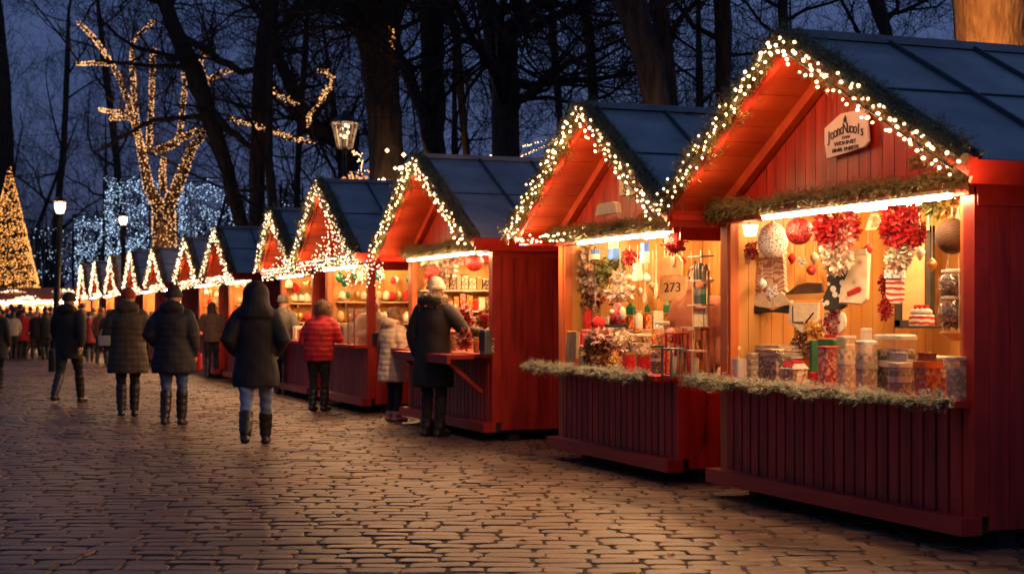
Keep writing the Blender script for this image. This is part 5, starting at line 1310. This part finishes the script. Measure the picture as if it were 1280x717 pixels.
for dy in (-11,-5,2,8): b.tube([(-7*s,dy*s,30*s),(-11*s,dy*s,25*s)], 1.6*s, 6, round_=True)
b.build('red_icing', M['redf'], st)
cj('dark green upright tin at the left of the green and red boxes', 1017, 480, 5.55, 10, 60, 'green',None,None, rnd_=False, band=False, depthf=1.6)
cj('wide dark green box behind the red candy tub', 1039, 470, 5.75, 34, 60, 'green',None,None, rnd_=False, band=False, depthf=.5)
cj('low red packet between the pink house box and the red tub', 1018, 483, 5.38, 12, 20, 'redf','redspice',None, rnd_=False, band=False)
cj('red candy tub with pale rim on the nearest counter', 1036, 484, 5.42, 27, 52, 'glass','redspice','redf', rnd_=False, band=False, lidh=.08, fillf=1)
cj('tall slim pale jar with a banded middle, left of its slightly nearer twin', 1058, 487, 5.42, 25, 67, 'glassf','pale','lid')
cj('tall pale jar with white shoulders, nearer the edge than its slim neighbour', 1083, 490, 5.36, 29, 64, 'glassf','pale','white')
cj('small white screw-top bottle peeping over the tall pale jars', 1083, 480, 5.62, 15, 75, 'white',None,'white', band=False)
cj('large square jar of dark cocoa pieces with pale frame', 1119, 490, 5.5, 52, 72, 'glass','darkgoods','lid', depthf=.5)
cj('small jar of dark pieces with white shoulder in front of the large square jar', 1125, 492, 5.34, 30, 40, 'glassf','darkgoods','white')
for (px_, mt, lb) in ((1124,'white','little white picket tray on the small dark jar'),(1159,'orange','orange picket tray on the orange spice tub')):
    p = onx(px_, 450, 5.36); s = sz(p); st = thing('picket_tray', lb, 'tray', p)
    for dy in range(-15,16,6): b = MB(); b.box(-.01,.01,(dy-1.3)*s,(dy+1.3)*s,0,9*s); b.build('picket', M[mt], st)
    b = MB(); b.box(-.012,.012,-17*s,17*s,7.5*s,9.5*s); b.box(-.012,.05,-17*s,17*s,-1*s,1*s); b.build('rail', M[mt], st)
cj('orange spice tub with orange rim on the nearest counter', 1160, 493, 5.38, 38, 42, 'glass','spice','orange', band=False, fillf=1.0, lidh=.1)
cj('slim amber jar squeezed between spice tub and rightmost jar', 1181, 493, 5.42, 11, 34, 'glass','spice','white', band=False)
cj('grey lidded ribbed jar at the right end of the nearest counter', 1196, 496, 5.33, 28, 54, 'glassf','pale','lid', band=False)
cj('long low pale box along the back right of the nearest counter', 1180, 480, 5.6, 60, 48, 'pale',None,'cream', band=False, rnd_=False, depthf=.35)
cj('wooden riser box carrying dried flowers behind the green tins', 1028, 470, 6.0, 76, 50, 'wood',None,None, band=False, rnd_=False, depthf=.3)
cluster('dried straw-coloured flower ball behind the green tin', 1019, 410, 5.95, [(0,0,13,10,260,7,'gold_petal','straw_flowers')], name='dried_flowers', cat='dried flowers')
cluster('small brown potpourri bunch left of the straw-coloured flower ball', 1000, 425, 5.9, [(0,-10,7,8,120,5,'gold_petal','straw_flowers'),(1,8,10,14,220,6,'brown_petal','dried_leaves')], name='dried_flowers', cat='dried flowers')
p = onx(1043, 402, 5.9); s = sz(p); st = thing('decorated_plate', 'round plate with red and white pattern standing above the green box', 'plate', p)
b = MB(); b.prism([(18*s*1.5*math.cos(a*PI/12), 18*s*math.sin(a*PI/12)) for a in range(24)], (0,0,0), (0,-1,0), (0,0,1), .02, .08); b.build('plate', M['motif'], st)
b = MB(); b.tuft((-.02,0,0), (.01,14*s,13*s), 200, 5*s); b.build('pattern', M['red_petal'], st)
b = MB(); b.box(-.04,.04,-12*s,12*s,-20*s,-16*s); b.build('stand', M['redf'], st)
# gable sign
p = onx(1062, 168, 5.48); s = sz(p); st = thing('stall_sign', 'pale pink shield-shaped sign with dark lettering on the nearest gable', 'sign', p)
k = 1/fy(p)
b = MB(); b.prism([(x_*s*k, -y_*s) for x_, y_ in [(-27,-13),(-7,-27),(24,-27),(26,-2),(27,14),(22,20),(-24,27),(-27,6)]], (-.02,0,0), (0,-1,0), (0,0,1), .02, .02); b.build('board', M['signp'], st)
def text(body, size, yoff, zoff, parent, mat='ink', x=-.034, name='lettering', sx=1, rot=0):
    c = bpy.data.curves.new(name, 'FONT'); c.body = body; c.size = size; c.align_x = 'CENTER'; c.align_y = 'CENTER'; c.extrude = .0015; c.offset = .0002
    o = bpy.data.objects.new(name, c); COL.objects.link(o); o.parent = parent; c.materials.append(M[mat])
    dg = bpy.context.evaluated_depsgraph_get(); me = bpy.data.meshes.new_from_object(o.evaluated_get(dg)); bpy.data.objects.remove(o)
    o = link(name, me, M[mat], parent); o.rotation_euler = (R(90), rot, R(-90)); o.location = (x, yoff, zoff); o.scale = (sx, 1, 1); return o
ar = 'JoonoNuools'
for i, ch in enumerate(ar):
    u = (i-(len(ar)-1)/2)/5; text(ch, .1, -u*.19, .035-.035*u*u+.0, st, sx=.85, rot=0, name='lettering')
text('OW', .03, -.01, -.022, st, sx=1.7); text('WDHNE?', .036, .005, -.055, st, sx=1.7); text('EINEL ENEETE', .034, .0, -.095, st, sx=1.45)
b = MB(); b.lathe([(.012,0),(.014,.02),(.0,.05)], (-.033,0,.075), 6); b.build('finial_mark', M['ink'], st)
p = onx(1094, 196, 5.2); s = sz(p)
cluster('small brown fir cone bundle resting on the beam garland of the nearest stall', 1145, 203, 5.3, [(0,0,10,6,120,7,'brown_petal','cone_scales')], name='fir_cone', cat='fir cone')
# --- stall 2
T2 = S2['eave']-.18; X2 = 5.75
p = onx(787, 229, 5.47); s = sz(p); st = thing('stall_plaque', 'small cream plaque with curly mark on the second gable', 'sign', p)
b = MB(); b.prism([(x_*s/fy(p), -y_*s) for x_, y_ in [(-8,-12),(-4,-16),(4,-16),(8,-12),(8,15),(-8,15)]], (-.015,0,0), (0,-1,0), (0,0,1), .05, .03); b.build('board', M['cream'], st)
text('W', .1, 0, .04, st, x=-.044, sx=1.8); text('S', .11, 0, -.05, st, x=-.044, rot=R(20), sx=1.8)
p = onx(761, 262, 5.25); s = sz(p); st = thing('cookie_tin', 'pale rounded tin resting on the beam garland of the second stall', 'tin', p)
b = MB(); b.prism([(x_*s/fy(p), -y_*s) for x_, y_ in [(-14,6),(-12,-6),(-8,-9),(8,-9),(12,-6),(14,6)]], (0,0,0), (0,-1,0), (0,0,1), .06, .05); b.build('tin', M['cream'], st)
cluster('bushy pale dried flower wreath at the left of the second stall', 738, 348, 5.8, [(-6,-22,17,18,420,9,'white_petal','pale_blossoms'),(8,-6,20,26,520,9,'white_petal','pale_blossoms'),(-8,24,16,20,320,10,'brown_petal','dried_leaves'),(4,14,14,14,160,7,'pink_petal','pink_blossoms'),(-18,-6,6,8,80,6,'red_petal','red_berries')], T2)
cluster('bushy greenish foliage beside the pale dried wreath', 762, 338, 5.85, [(0,0,16,16,320,10,'green_petal','green_leaves'),(6,20,12,12,200,8,'gold_petal','gold_blossoms')], T2)
cluster('pale carved angel figure cluster in the middle of the second stall', 775, 358, 5.85, [(0,-6,8,12,160,7,'white_petal','pale_feathers'),(0,8,20,8,220,8,'white_petal','pale_feathers')], T2, 'angel_ornament','ornament')
hang_ball('red shaggy pompom ball hanging at the right of the second stall', 843, 303, 13, 5.55, 'red_glit', T2, 1.0, blossoms='red_petal')
cluster('pale pink blossom bunch above the red shaggy pompom', 846, 283, 5.6, [(0,0,13,9,240,7,'pink_petal','pale_blossoms')], T2)
cluster('small bunch of red berries in the middle of the second stall', 787, 321, 5.7, [(0,0,11,8,180,5,'red_petal','red_berries')], T2, 'berry_bunch','ornament')
def lanternette(label, px, py, w_, h, m1, m2, roof=None):
    p = onx(px, py, 5.7); s = sz(p); st = thing('paper_house', label, 'ornament', p)
    b = MB(); b.rbox((0,0,-h/2*s), w_*s, w_*s*.6, h*.55*s, 1*s); b.build('house_body', M[m1], st)
    b = MB(); b.rbox((0,0,h*.05*s), w_*.9*s, w_*s*.55, h*.45*s, 1*s); b.build('upper_body', M[m2], st); ribbon(st, h*.5*s, T2-p.z)
lanternette('small white paper house with blue edge at the left of the second stall', 744, 318, 13, 12, 'white','blue')
lanternette('tall paper house with bright blue middle hanging in the second stall', 767, 312, 16, 24, 'blue','cream')
lanternette('white box with blue lid hanging near the middle of the second stall', 806, 316, 13, 26, 'white','blue')
lanternette('plain white card hanging below the red berry bunch', 797, 340, 14, 22, 'white','white')
for (x_, y0_, y1_, lb) in ((820,325,372,'pale wooden spoon hanging left of the numbered board'),(806,352,378,'small hanging scissors-like ornament below the white card')):
    p = onx(x_, y0_, 5.8); s = sz(p); st = thing('hanging_spoon', lb, 'ornament', p); L = (y1_-y0_)*s
    b = MB(); b.tube([(0,0,0),(0,0,-L*.6)], .008, 6); b.build('handle', M['cream'], st); b = MB(); b.ell((0,0,-L*.8), (.012,.035,L*.25), 10, 8); b.build('bowl', M['cream'], st); ribbon(st, 0, T2-p.z)
p = onx(842, 361, 6.2); s = sz(p); st = thing('numbered_board', 'light wooden board reading 273 on the back wall of the second stall', 'sign', p)
b = MB(); b.box(-.012,.012,-16*s/fy(p),16*s/fy(p),-14*s,15*s); b.build('board', M['wood'], st); text('273', .12, 0, .01, st, x=-.015, sx=2.0)
p = onx(838, 332, 6.15); s = sz(p); st = thing('cutting_board', 'rounded light wooden board above the numbered one', 'board', p)
b = MB(); b.prism([(x_*s/fy(p), -y_*s) for x_, y_ in [(-14,12),(-14,-6),(-8,-12),(10,-12),(15,-4),(14,12)]], (0,0,0), (0,-1,0), (0,0,1), .02, .03); b.build('board', M['wood'], st)
b = MB(); b.ell((-.03,-14*s,6*s), (.01,5*s,9*s), 10, 8); b.build('spoon_rest', M['cream'], st)
def c2(*a, **k): return jar(*a, zb=C1, xoff=.1, **k)
p = onx(716, 462, 5.4); s = sz(p); p.z = C1; st = thing('bark_board', 'tall weathered board leaning at the left end of the second counter', 'board', p)
b = MB(); b.prism([(x_*s*1.9, y_*s) for x_, y_ in [(-11,0),(4,0),(8,12),(9,46),(-7,46)]], (0,0,0), (0,-1,0), (0,0,1), .04, .02); b.build('board', M['barkwood'], st)
p = onx(728, 464, 5.34); p.z = C1; st = thing('bark_board', 'short pale board with a hole beside the tall weathered board', 'board', p)
b = MB(); b.prism([(x_*s*1.9, y_*s) for x_, y_ in [(-4,0),(4,0),(4,28),(-1,30),(-4,24)]], (0,0,0), (0,-1,0), (0,0,1), .03, .02); b.build('board', M['wood'], st)
b = MB(); b.ell((-.012,0,20*s), (.008,1.2*s,1.2*s), 8, 6); b.build('hole', M['dark'], st)
c2('red felt pouch behind the weathered boards', 730, 460, 5.55, 16, 48, 'redf',None,None, band=False)
p = onx(747, 466, 5.42); p.z = C1+.15; cl = cluster('basket heap of dried orange and brown potpourri on the second counter', 747, 440, 5.42, [(0,0,17,19,520,8,'brown_petal','dried_leaves'),(3,4,11,12,200,7,'gold_petal','orange_slices'),(4,-18,16,7,160,9,'pink_petal','pale_sprigs')], name='potpourri_heap', cat='potpourri')
p = onx(775, 420, 5.6); s = sz(p); st = thing('rag_bundle', 'round bundle of grey and white patterned cloth under the red figure', 'cloth bundle', p)
b = MB(); b.ell((0,0,-8*s), (16*s,19*s,17*s), 18, 12); b.build('bundle', M['pale'], st, smooth=True); b = MB(); b.tuft((0,0,-8*s), (16*s,19*s,17*s), 300, 7*s); b.build('folds', M['white_petal'], st)
p = onx(772, 396, 5.6); s = sz(p); st = thing('red_figure', 'red and white felt figure sitting on a dark band, left of the second stall middle', 'figure', p)
b = MB(); b.loft([(0,0,-10*s,10*s,15*s),(0,0,2*s,9*s,13*s),(0,0,12*s,6*s,8*s),(0,0,18*s,3*s,3*s)], 16); b.build('figure_body', M['red_glit'], st, smooth=True)
b = MB(); b.ell((-6*s,0,6*s), (5*s,5*s,4*s), 12, 8); b.build('pale_face', M['white'], st); b = MB(); b.box(-12*s,8*s,-15*s,14*s,-13*s,-9*s); b.build('dark_band', M['black'], st)
b = MB(); b.ell((0,-15*s,4*s), (4*s,4*s,8*s), 10, 8); b.build('white_sleeve', M['white'], st, smooth=True)
p = onx(748, 404, 5.6); s = sz(p); st = thing('red_mug', 'bright red pouch with dark opening left of the felt figure', 'pouch', p)
b = MB(); b.ell((0,0,0), (9*s,10*s,9*s), 14, 10); b.build('pouch', M['redf'], st, smooth=True); b = MB(); b.ell((-7*s,0,0), (3*s,4*s,2.5*s), 10, 6); b.build('opening', M['dark'], st)
cluster('grey driftwood and cone bundle below the pale dried wreath', 728, 383, 5.8, [(0,0,11,12,240,8,'brown_petal','cone_scales'),(12,-6,14,5,120,9,'white_petal','pale_twigs')], T2, 'driftwood_bundle','ornament')
cluster('small bag of yellow sweets at the front of the second counter', 768, 453, 5.32, [(0,2,9,8,200,5,'gold_petal','yellow_sweets'),(-1,-8,5,5,60,5,'gold_petal','bag_neck')], name='sweet_bag', cat='bag of sweets')
for (px_, w_, h_, lb) in ((786,16,24,'left of the pair of dark red candle tins on the second counter'),(804,17,24,'right of the pair of dark red candle tins on the second counter')):
    c2(lb, px_, 466, 5.38, w_, h_, 'redf','redspice','gold', name='candle_tin', cat='candle tin', band=False, lidh=.12)
c2('pale box of biscuits behind the dark red candle tins', 800, 455, 5.6, 26, 46, 'glass','pale','cream', rnd_=False, band=False)
c2('round glass jar with pale lid, tallest in the middle of the second counter', 828, 462, 5.6, 19, 64, 'glass','spice','lid', name='glass_jar')
c2('glass jar of green and brown goods in front of the tallest round jar', 822, 467, 5.42, 17, 36, 'glass','darkgoods','green')
def open_lantern(label, px, base, x, wpx, hpx, frame='gold', candle='cream'):
    p = onx(px, base, x); p.z = C1; s = sz(p); st = thing('candle_lantern', label, 'lantern', p); w_, h = wpx*s, hpx*s
    for sy in (-1,1):
        for sx in (-1,1): b = MB(); b.box(sx*w_*.35-.007, sx*w_*.35+.007, sy*w_*.46-.007, sy*w_*.46+.007, 0, h); b.build('frame_post', M[frame], st)
    b = MB(); b.box(-w_*.4,w_*.4,-w_*.5,w_*.5,0,.014); b.build('base', M[frame], st)
    b = MB(); b.box(-w_*.4,w_*.4,-w_*.5,w_*.5,h-.012,h+.002); b.build('top', M[frame], st)
    b = MB(); b.lathe([(w_*.17,.014),(w_*.17,h*.72),(w_*.02,h*.74)], n=12); b.build('candle', M[candle], st, smooth=True)
open_lantern('dark red box lantern at the back right of the second counter', 846, 462, 5.6, 26, 52, 'redf','redspice' if False else 'cream')
open_lantern('square metal lantern with pale candle at the front right of the second counter', 842, 474, 5.36, 27, 36, 'grey','cream')
open_lantern('wooden box lantern with thick candle at the right end of the second counter', 868, 472, 5.46, 34, 34, 'wood','cream')
open_lantern('large wooden lantern behind the thick candle one at the right end', 873, 466, 5.75, 38, 60, 'wood','gold')
# rack of small goods at the far right of stall 2
p = onx(876, 420, 5.85); s = sz(p); p.z = C1; st = thing('display_rack', 'slim rack with tiers of dark trinkets at the right of the second stall', 'display rack', p)
hh = T2-C1-.25; W_ = 19*s
for sy in (-1,1): b = MB(); b.box(-.01,.01,sy*W_-.01,sy*W_+.01,0,hh); b.build('rack_post', M['wood'], st)
for k_ in range(4):
    z = .36+k_*.2; b = MB(); b.box(-.06,.06,-W_,W_,z,z+.012); b.build('rack_shelf', M['lid'], st)
rg = random.Random(6)
for k_ in range(3):
    z = .36+.012+k_*.2
    for j in range(9):
        y_ = -W_+.02+(2*W_-.04)*(j+.5)/9; b = MB(); h_ = rg.uniform(.1,.16) if k_ else .17; b.tube([(0,y_,z),(0,y_,z+h_*.6),(0,y_,z+h_)], [.012,.015,.008], 6); b.build('trinket', M[('cream','green','wicker')[k_] if rg.random() < .8 else 'grey'], st)
# --- stall 3
T3 = S3['eave']-.18; C3 = S3['counter']+.002
for i, z in enumerate((1.16,1.4,1.66)):
    st = thing('wall_shelf', ['lowest','middle','top'][i]+' pale shelf on the inner side wall of the third stall', 'shelf', (6.25, 18.13, z)); b = MB(); b.box(-.68,.68,-.1,.1,-.02,0); b.build('board', M['lid'], st)
    for sy in (-.6,.6): b = MB(); b.box(sy-.01,sy+.01,-.08,.1,-.09,-.02); b.build('bracket', M['grey'], st)
    rg = random.Random(90+i); y_ = 5.62
    fillers = ['parcel','pale','darkgoods','cream','gold','redspice','barkwood','pale','spice','white','redf']
    while y_ < 6.85:
        w_ = rg.uniform(.05,.11); h_ = rg.uniform(.11,.2); m_ = rg.choice(fillers)
        st = thing('boxed_gift', 'boxed gift or jar in the tightly packed rows on the shelves of the third stall', 'gift box', (y_+w_/2, 18.1, z+.001), 'boxed gifts on the shelves of the third stall')
        b = MB(); b.rbox((0,0,0), .1, w_*.92, h_, .01); b.build('box_body', M[m_], st); b = MB(); b.rbox((0,0,h_), .1, w_*.9, .014, .006); b.build('lid', M[rg.choice(['lid','gold','redf'])], st); y_ += w_+.004
hang_ball('large red heart-like ball hanging in the third stall', 593, 328, 11.5, 5.75, 'red_glit', T3, .95)
hang_ball('dark red berry ball above the fur hood in the third stall', 540, 341, 9.5, 5.7, 'red_glit', T3, 1.0, blossoms='brown_petal')
cluster('bunch of dark red and pale blossoms under the tube light of the third stall', 572, 318, 5.8, [(-6,0,12,7,160,7,'brown_petal','dark_blossoms'),(12,0,10,8,160,7,'pink_petal','pale_blossoms')], T3)
cluster('glowing white blossom bunch at the left of the third stall', 556, 335, 5.9, [(0,0,14,14,360,7,'white_petal','white_blossoms')], T3)
cluster('pale star-shaped blossom burst nearest the left post of the third stall', 537, 318, 5.7, [(0,0,12,9,240,9,'white_petal','white_petals')], T3)
p = onx(607, 438, 5.35); s = sz(p); p.z = C3; st = thing('card_terminal', 'upright dark grey till screen on the folding shelf of the third stall', 'till', p)
b = MB(); b.rbox((0,0,0), 20*s, 10*s, 31*s, 2*s); b.build('housing', M['grey'], st); b = MB(); b.box(-6*s,-5.2*s,-8*s,8*s,5*s,28*s); b.build('screen', M['blackp'], st)
cluster('mixed bouquet of yellow and red blossoms on the third counter', 578, 398, 5.5, [(-12,-2,12,9,220,7,'gold_petal','yellow_blossoms'),(8,4,10,12,220,7,'red_petal','red_blossoms'),(4,-8,9,7,140,7,'pink_petal','pale_blossoms')], name='bouquet', cat='bouquet')
cluster('small red wrapped basket under the bouquet of the third stall', 580, 422, 5.4, [(0,0,9,13,260,6,'pink_petal','wrapping'),(2,4,7,8,140,6,'red_petal','red_bow')], name='gift_basket', cat='basket')
cluster('red and brown dried posy above the till of the third stall', 608, 396, 5.6, [(0,0,9,8,160,6,'red_petal','red_blossoms'),(-8,4,9,8,140,6,'brown_petal','dried_leaves')], name='bouquet', cat='bouquet')
for i, px_ in enumerate((556,566,596,614)): jar(['pale jar nearest the fur-hooded customer on the third counter','second pale jar on the third counter, left of the red basket','amber jar left of the till on the third counter','slim pale jar at the right post of the third counter'][i], px_, 440, 5.45, 9, 20, 'glass', ['pale','parcel','spice','pale'][i], 'lid', zb=C3, band=False)
# --- stall 4 & 5 goods
C4 = S4['counter']+.002
p = onx(452, 428, 5.55); s = sz(p); p.z = C4; st = thing('glass_case', 'tall clear glass display case on the corner of the fourth counter', 'display case', p)
b = MB(); b.rbox((0,0,0), .34, .3, .5, .01); b.build('glass_box', M['glassf'], st)
for (a, c) in ((-.17,-.15),(-.17,.15),(.17,-.15),(.17,.15)): b = MB(); b.box(c-.008,c+.008,a-.008,a+.008,0,.51); b.build('corner_bar', M['grey'], st)
jar('grey metal coffee machine box left of the glass case', 436, 429, 5.6, 22, 22, 'grey', None, 'grey', name='coffee_machine', cat='machine', zb=C4, band=False, rnd_=False)
jar('dark till box at the right of the glass case', 470, 432, 5.6, 12, 16, 'blackp', None, 'grey', name='till_box', cat='till', zb=C4, band=False, rnd_=False)
for k_, (pxx, mt) in enumerate(((432,'parcel'),(440,'gold'),(448,'cream'),(480,'barkwood'),(490,'pale'))):
    jar(['brown packet leftmost on the back of the fourth stall','gold packet second on the back of the fourth stall','cream packet third on the back of the fourth stall','weathered box at the back right of the fourth stall','pale box rightmost at the back of the fourth stall'][k_], pxx, 400, 6.3, 9, 34, mt, None, 'lid', name='packet', cat='packet', zb=C4, band=False, rnd_=False)
st = thing('wall_shelf', 'wooden shelf with jars on the inner back wall of the fourth stall', 'shelf', (6.85, 21.5, 1.55)); b = MB(); b.box(-.12,.12,-.9,.9,-.02,0); b.build('board', M['wood'], st)
for k_ in range(9):
    b = MB(); b.rbox((0,-.8+k_*.2,0), .11, .11, .17, .02); b.build('jar', M[['pale','spice','parcel'][k_ % 3]], st)
p = onx(372, 380, 6.2); st = thing('wall_wreath', 'dark round wreath with pale centre on the wall of the small stall', 'wreath', onx(350, 378, 6.85)); s = .013
b = MB(); P_ = [(0, .19*math.cos(a*PI/10), .19*math.sin(a*PI/10)) for a in range(21)]; b.tube(P_, .03, 6)
for q in P_: b.tuft(q, .05, 30, .06)
b.build('wreath_ring', M['brown_petal'], st); b = MB(); b.tuft((0,0,0), (.03,.13,.13), 200, .05); b.build('centre_blossoms', M['white_petal'], st)
# goods heaps on the farther counters
for i, (S, lb) in enumerate([(S5,'small stall with the wreath')]):
    for j in range(6):
        y_ = S['y0']+.3+j*.37; st = thing('gift_packet', ['brown packet nearest the right post','gold packet second from the right','pale packet third from the right','red packet fourth from the right','cream packet fifth from the right','dark packet farthest left'][j]+' on the counter of the '+lb, 'packet', (5.65, y_, S['counter']+.002))
        b = MB(); b.rbox((0,0,0), .2, .16, .18+.04*(j % 3), .02); b.build('packet_body', M[['parcel','gold','pale','redf','cream','darkgoods'][j]], st); b = MB(); b.box(-.085,.085,-.01,.01,0,.185+.04*(j % 3)); b.build('ribbon', M['ribbon'], st)
# far end: low festive stall closing the path round the cone tree
c0 = pix(38, HOR, 62); c0.z = 0; px2 = 62/FPX
st = thing('festive_kiosk', 'long low kiosk with orange roof and glowing garlands at the foot of the cone tree', 'kiosk', c0, None, -YAW)
W_ = 62*px2
b = MB(); b.box(-W_,W_,0,2.2,0,.9); b.build('counter', M['red'], st)
b = MB(); b.box(-W_,W_,1.6,1.7,.9,1.95); b.build('back_wall', M['honey'], st)
b = MB(); b.hexa([(-W_*1.05,-.5,1.95),(W_*1.05,-.5,1.95),(W_*1.05,2.2,1.95),(-W_*1.05,2.2,1.95),(-W_*.9,.2,2.45),(W_*.9,.2,2.45),(W_*.9,1.6,2.45),(-W_*.9,1.6,2.45)]); b.build('roof', M['orange'], st)
for u in (-1,-.5,0,.5,1): b = MB(); b.box(u*W_*.98-.04,u*W_*.98+.04,0,.08,.9,1.95); b.build('post', M['orange'], st)
rg = random.Random(8); mb = MB()
for _ in range(900):
    u = rg.uniform(-1,1)*W_*1.05; row = rg.choice((0,0,1,2)); z = (1.92,1.72,2.2)[row]+.12*math.cos(u*3+row)+rg.gauss(0,.04); mb.octa((u,-.52-(.0 if row < 2 else -.45),z), rg.uniform(.015,.035))
x = mb.build('light_chain', M['bulb_far'], st); x['kind'] = 'stuff'
b = MB(); b.tube([(-W_*.9,.3,1.85),(W_*.9,.3,1.85)], .03, 6); b.build('tube_light', M['tube'], st)

# extra small goods that crowd the second and nearest stalls
rg = random.Random(33)
cols = ['cream','redf','gold','white','parcel','pale','green','spice']
SM = 'little hanging trinket in the dense row under the tube light of the second stall'
for i in range(14):
    p = Vector((5.66+i*.09, 12.95+rg.uniform(-.12,.2), rg.uniform(1.6,1.9)))
    st = thing('trinket', SM, 'ornament', p, 'small trinkets hanging in the second stall'); r = rg.uniform(.03,.055)
    b = MB(); b.lathe([(r*.2,-r),(r,-r*.3),(r*.9,r*.3),(r*.2,r)], n=10); b.build('ornament_body', M[rg.choice(cols)], st, smooth=True); ribbon(st, r, T2-p.z)
for lv, (yy_, z_) in enumerate(((12.98,1.0),(13.15,1.2))):
    st = thing('goods_step', ('lower','upper')[lv]+' wooden display step along the side wall of the second stall', 'display step', (6.3, yy_, C1))
    b = MB(); b.box(-.66,.66,-.07,.07,0,z_-C1); b.build('step_body', M['wood'], st); b = MB(); b.box(-.665,.665,-.075,.075,z_-C1,z_-C1+.01); b.build('top_board', M['cream'], st)
    x_ = 5.66
    while x_ < 6.9:
        w_ = rg.uniform(.06,.12); h_ = rg.uniform(.1,.2)
        st = thing('small_gift', 'small coloured gift or tin packed along the side wall of the second stall', 'gift', (x_+w_/2, yy_, z_+.012), 'small gifts along the side wall of the second stall')
        if rg.random() < .5: b = MB(); b.lathe([(w_*.42,0),(w_*.45,.01),(w_*.45,h_*.8),(w_*.3,h_*.9),(w_*.3,h_)], n=12); b.build('tin_body', M[rg.choice(cols)], st, smooth=True)
        else: b = MB(); b.rbox((0,0,0), .1, w_*.9, h_, .008); b.build('box_body', M[rg.choice(cols)], st)
        b = MB(); b.rbox((0,0,h_), w_*.6, w_*.6, .015, .006); b.build('lid', M[rg.choice(['gold','redf','lid'])], st); x_ += w_+.008
hangs = [(980,318,'gold','gold star tag hanging between the white ball and the red bauble'),(1018,322,'cream','small cream heart hanging above the brown capped felt house'),(1085,312,'redf','small red heart hanging right of the bright flower cluster'),(1165,330,'gold','small gold drop hanging beside the framed panel'),(1150,316,'white','small white drop hanging right of the poinsettia cluster')]
for px_, py_, mt, lb in hangs:
    p = onx(px_, py_, 5.95); st = thing('pendant_ornament', lb, 'ornament', p); b = MB(); b.lathe([(.004,-.05),(.03,-.01),(.034,.01),(.015,.03),(.004,.04)], n=8); b.build('ornament_body', M[mt], st, smooth=True); ribbon(st, .04, T1-p.z, w=.002)

for i in range(12):
    p = Vector((5.75+i*.095, 13.12+rg.uniform(-.05,.05), rg.uniform(1.38,1.62)))
    st = thing('trinket', SM, 'ornament', p, 'small trinkets hanging in the second stall'); r = rg.uniform(.035,.06)
    b = MB(); b.ell((0,0,0), (r*.6,r,r), 10, 8) if i % 2 else b.lathe([(r*.8,-r),(r*.8,r*.2),(.004,r)], n=4); b.build('ornament_body', M[rg.choice(cols)], st); ribbon(st, r, T2-p.z)
SG = 'small tin, candle or packet in the loose front rows on the second counter'
for i in range(17):
    y_ = 10.98+i*.142; p = Vector((5.72+rg.uniform(-.1,.16), y_, C1)); w_ = rg.uniform(.06,.11); h_ = rg.uniform(.08,.19)
    st = thing('small_gift', SG, 'gift', p, 'small goods on the second counter')
    b = MB()
    if i % 3 == 0: b.rbox((0,0,0), w_, w_*.7, h_, .008)
    else: b.lathe([(w_*.4,0),(w_*.46,.012),(w_*.46,h_*.7),(w_*.3,h_*.88),(w_*.32,h_)], n=14)
    b.build('gift_body', M[rg.choice(['glassf','redf','gold','cream','parcel','spice','redspice','pale'])], st, smooth=i % 3 != 0)
    b = MB(); b.lathe([(w_*.34,h_),(w_*.34,h_+.014),(.004,h_+.018)], n=10); b.build('lid', M[rg.choice(['gold','lid','redf'])], st)

SO = 'small carved or painted pendant hung along the inner walls of the nearest stall'
for i in range(16):
    p = Vector((5.75+i*.085, 9.98, rg.uniform(1.45,1.85))) if i < 9 else Vector((6.88, 9.6-(i-9)*.34, rg.uniform(1.3,1.8)))
    r = rg.uniform(.03,.055); st = thing('pendant_ornament', SO, 'ornament', p, 'pendants along the walls of the nearest stall')
    b = MB()
    if i % 3 == 0: b.lathe([(.003,-r*1.2),(r*.8,-r*.1),(r*.7,r*.3),(.003,r)], n=10)
    elif i % 3 == 1: b.prism([(r*1.3*(1 if k % 2 else .5)*math.sin(k*PI/5), r*1.3*(1 if k % 2 else .5)*math.cos(k*PI/5)) for k in range(10)], (0,0,0), (.6,-.8,0), (0,0,1), .015, .0)
    else: b.ell((0,0,0), (r,r,r), 14, 10)
    b.build('ornament_body', M[rg.choice(['wood','cream','redf','gold','red_glit','snow'])], st, smooth=i % 3 != 1); ribbon(st, r, T1-p.z, w=.002)
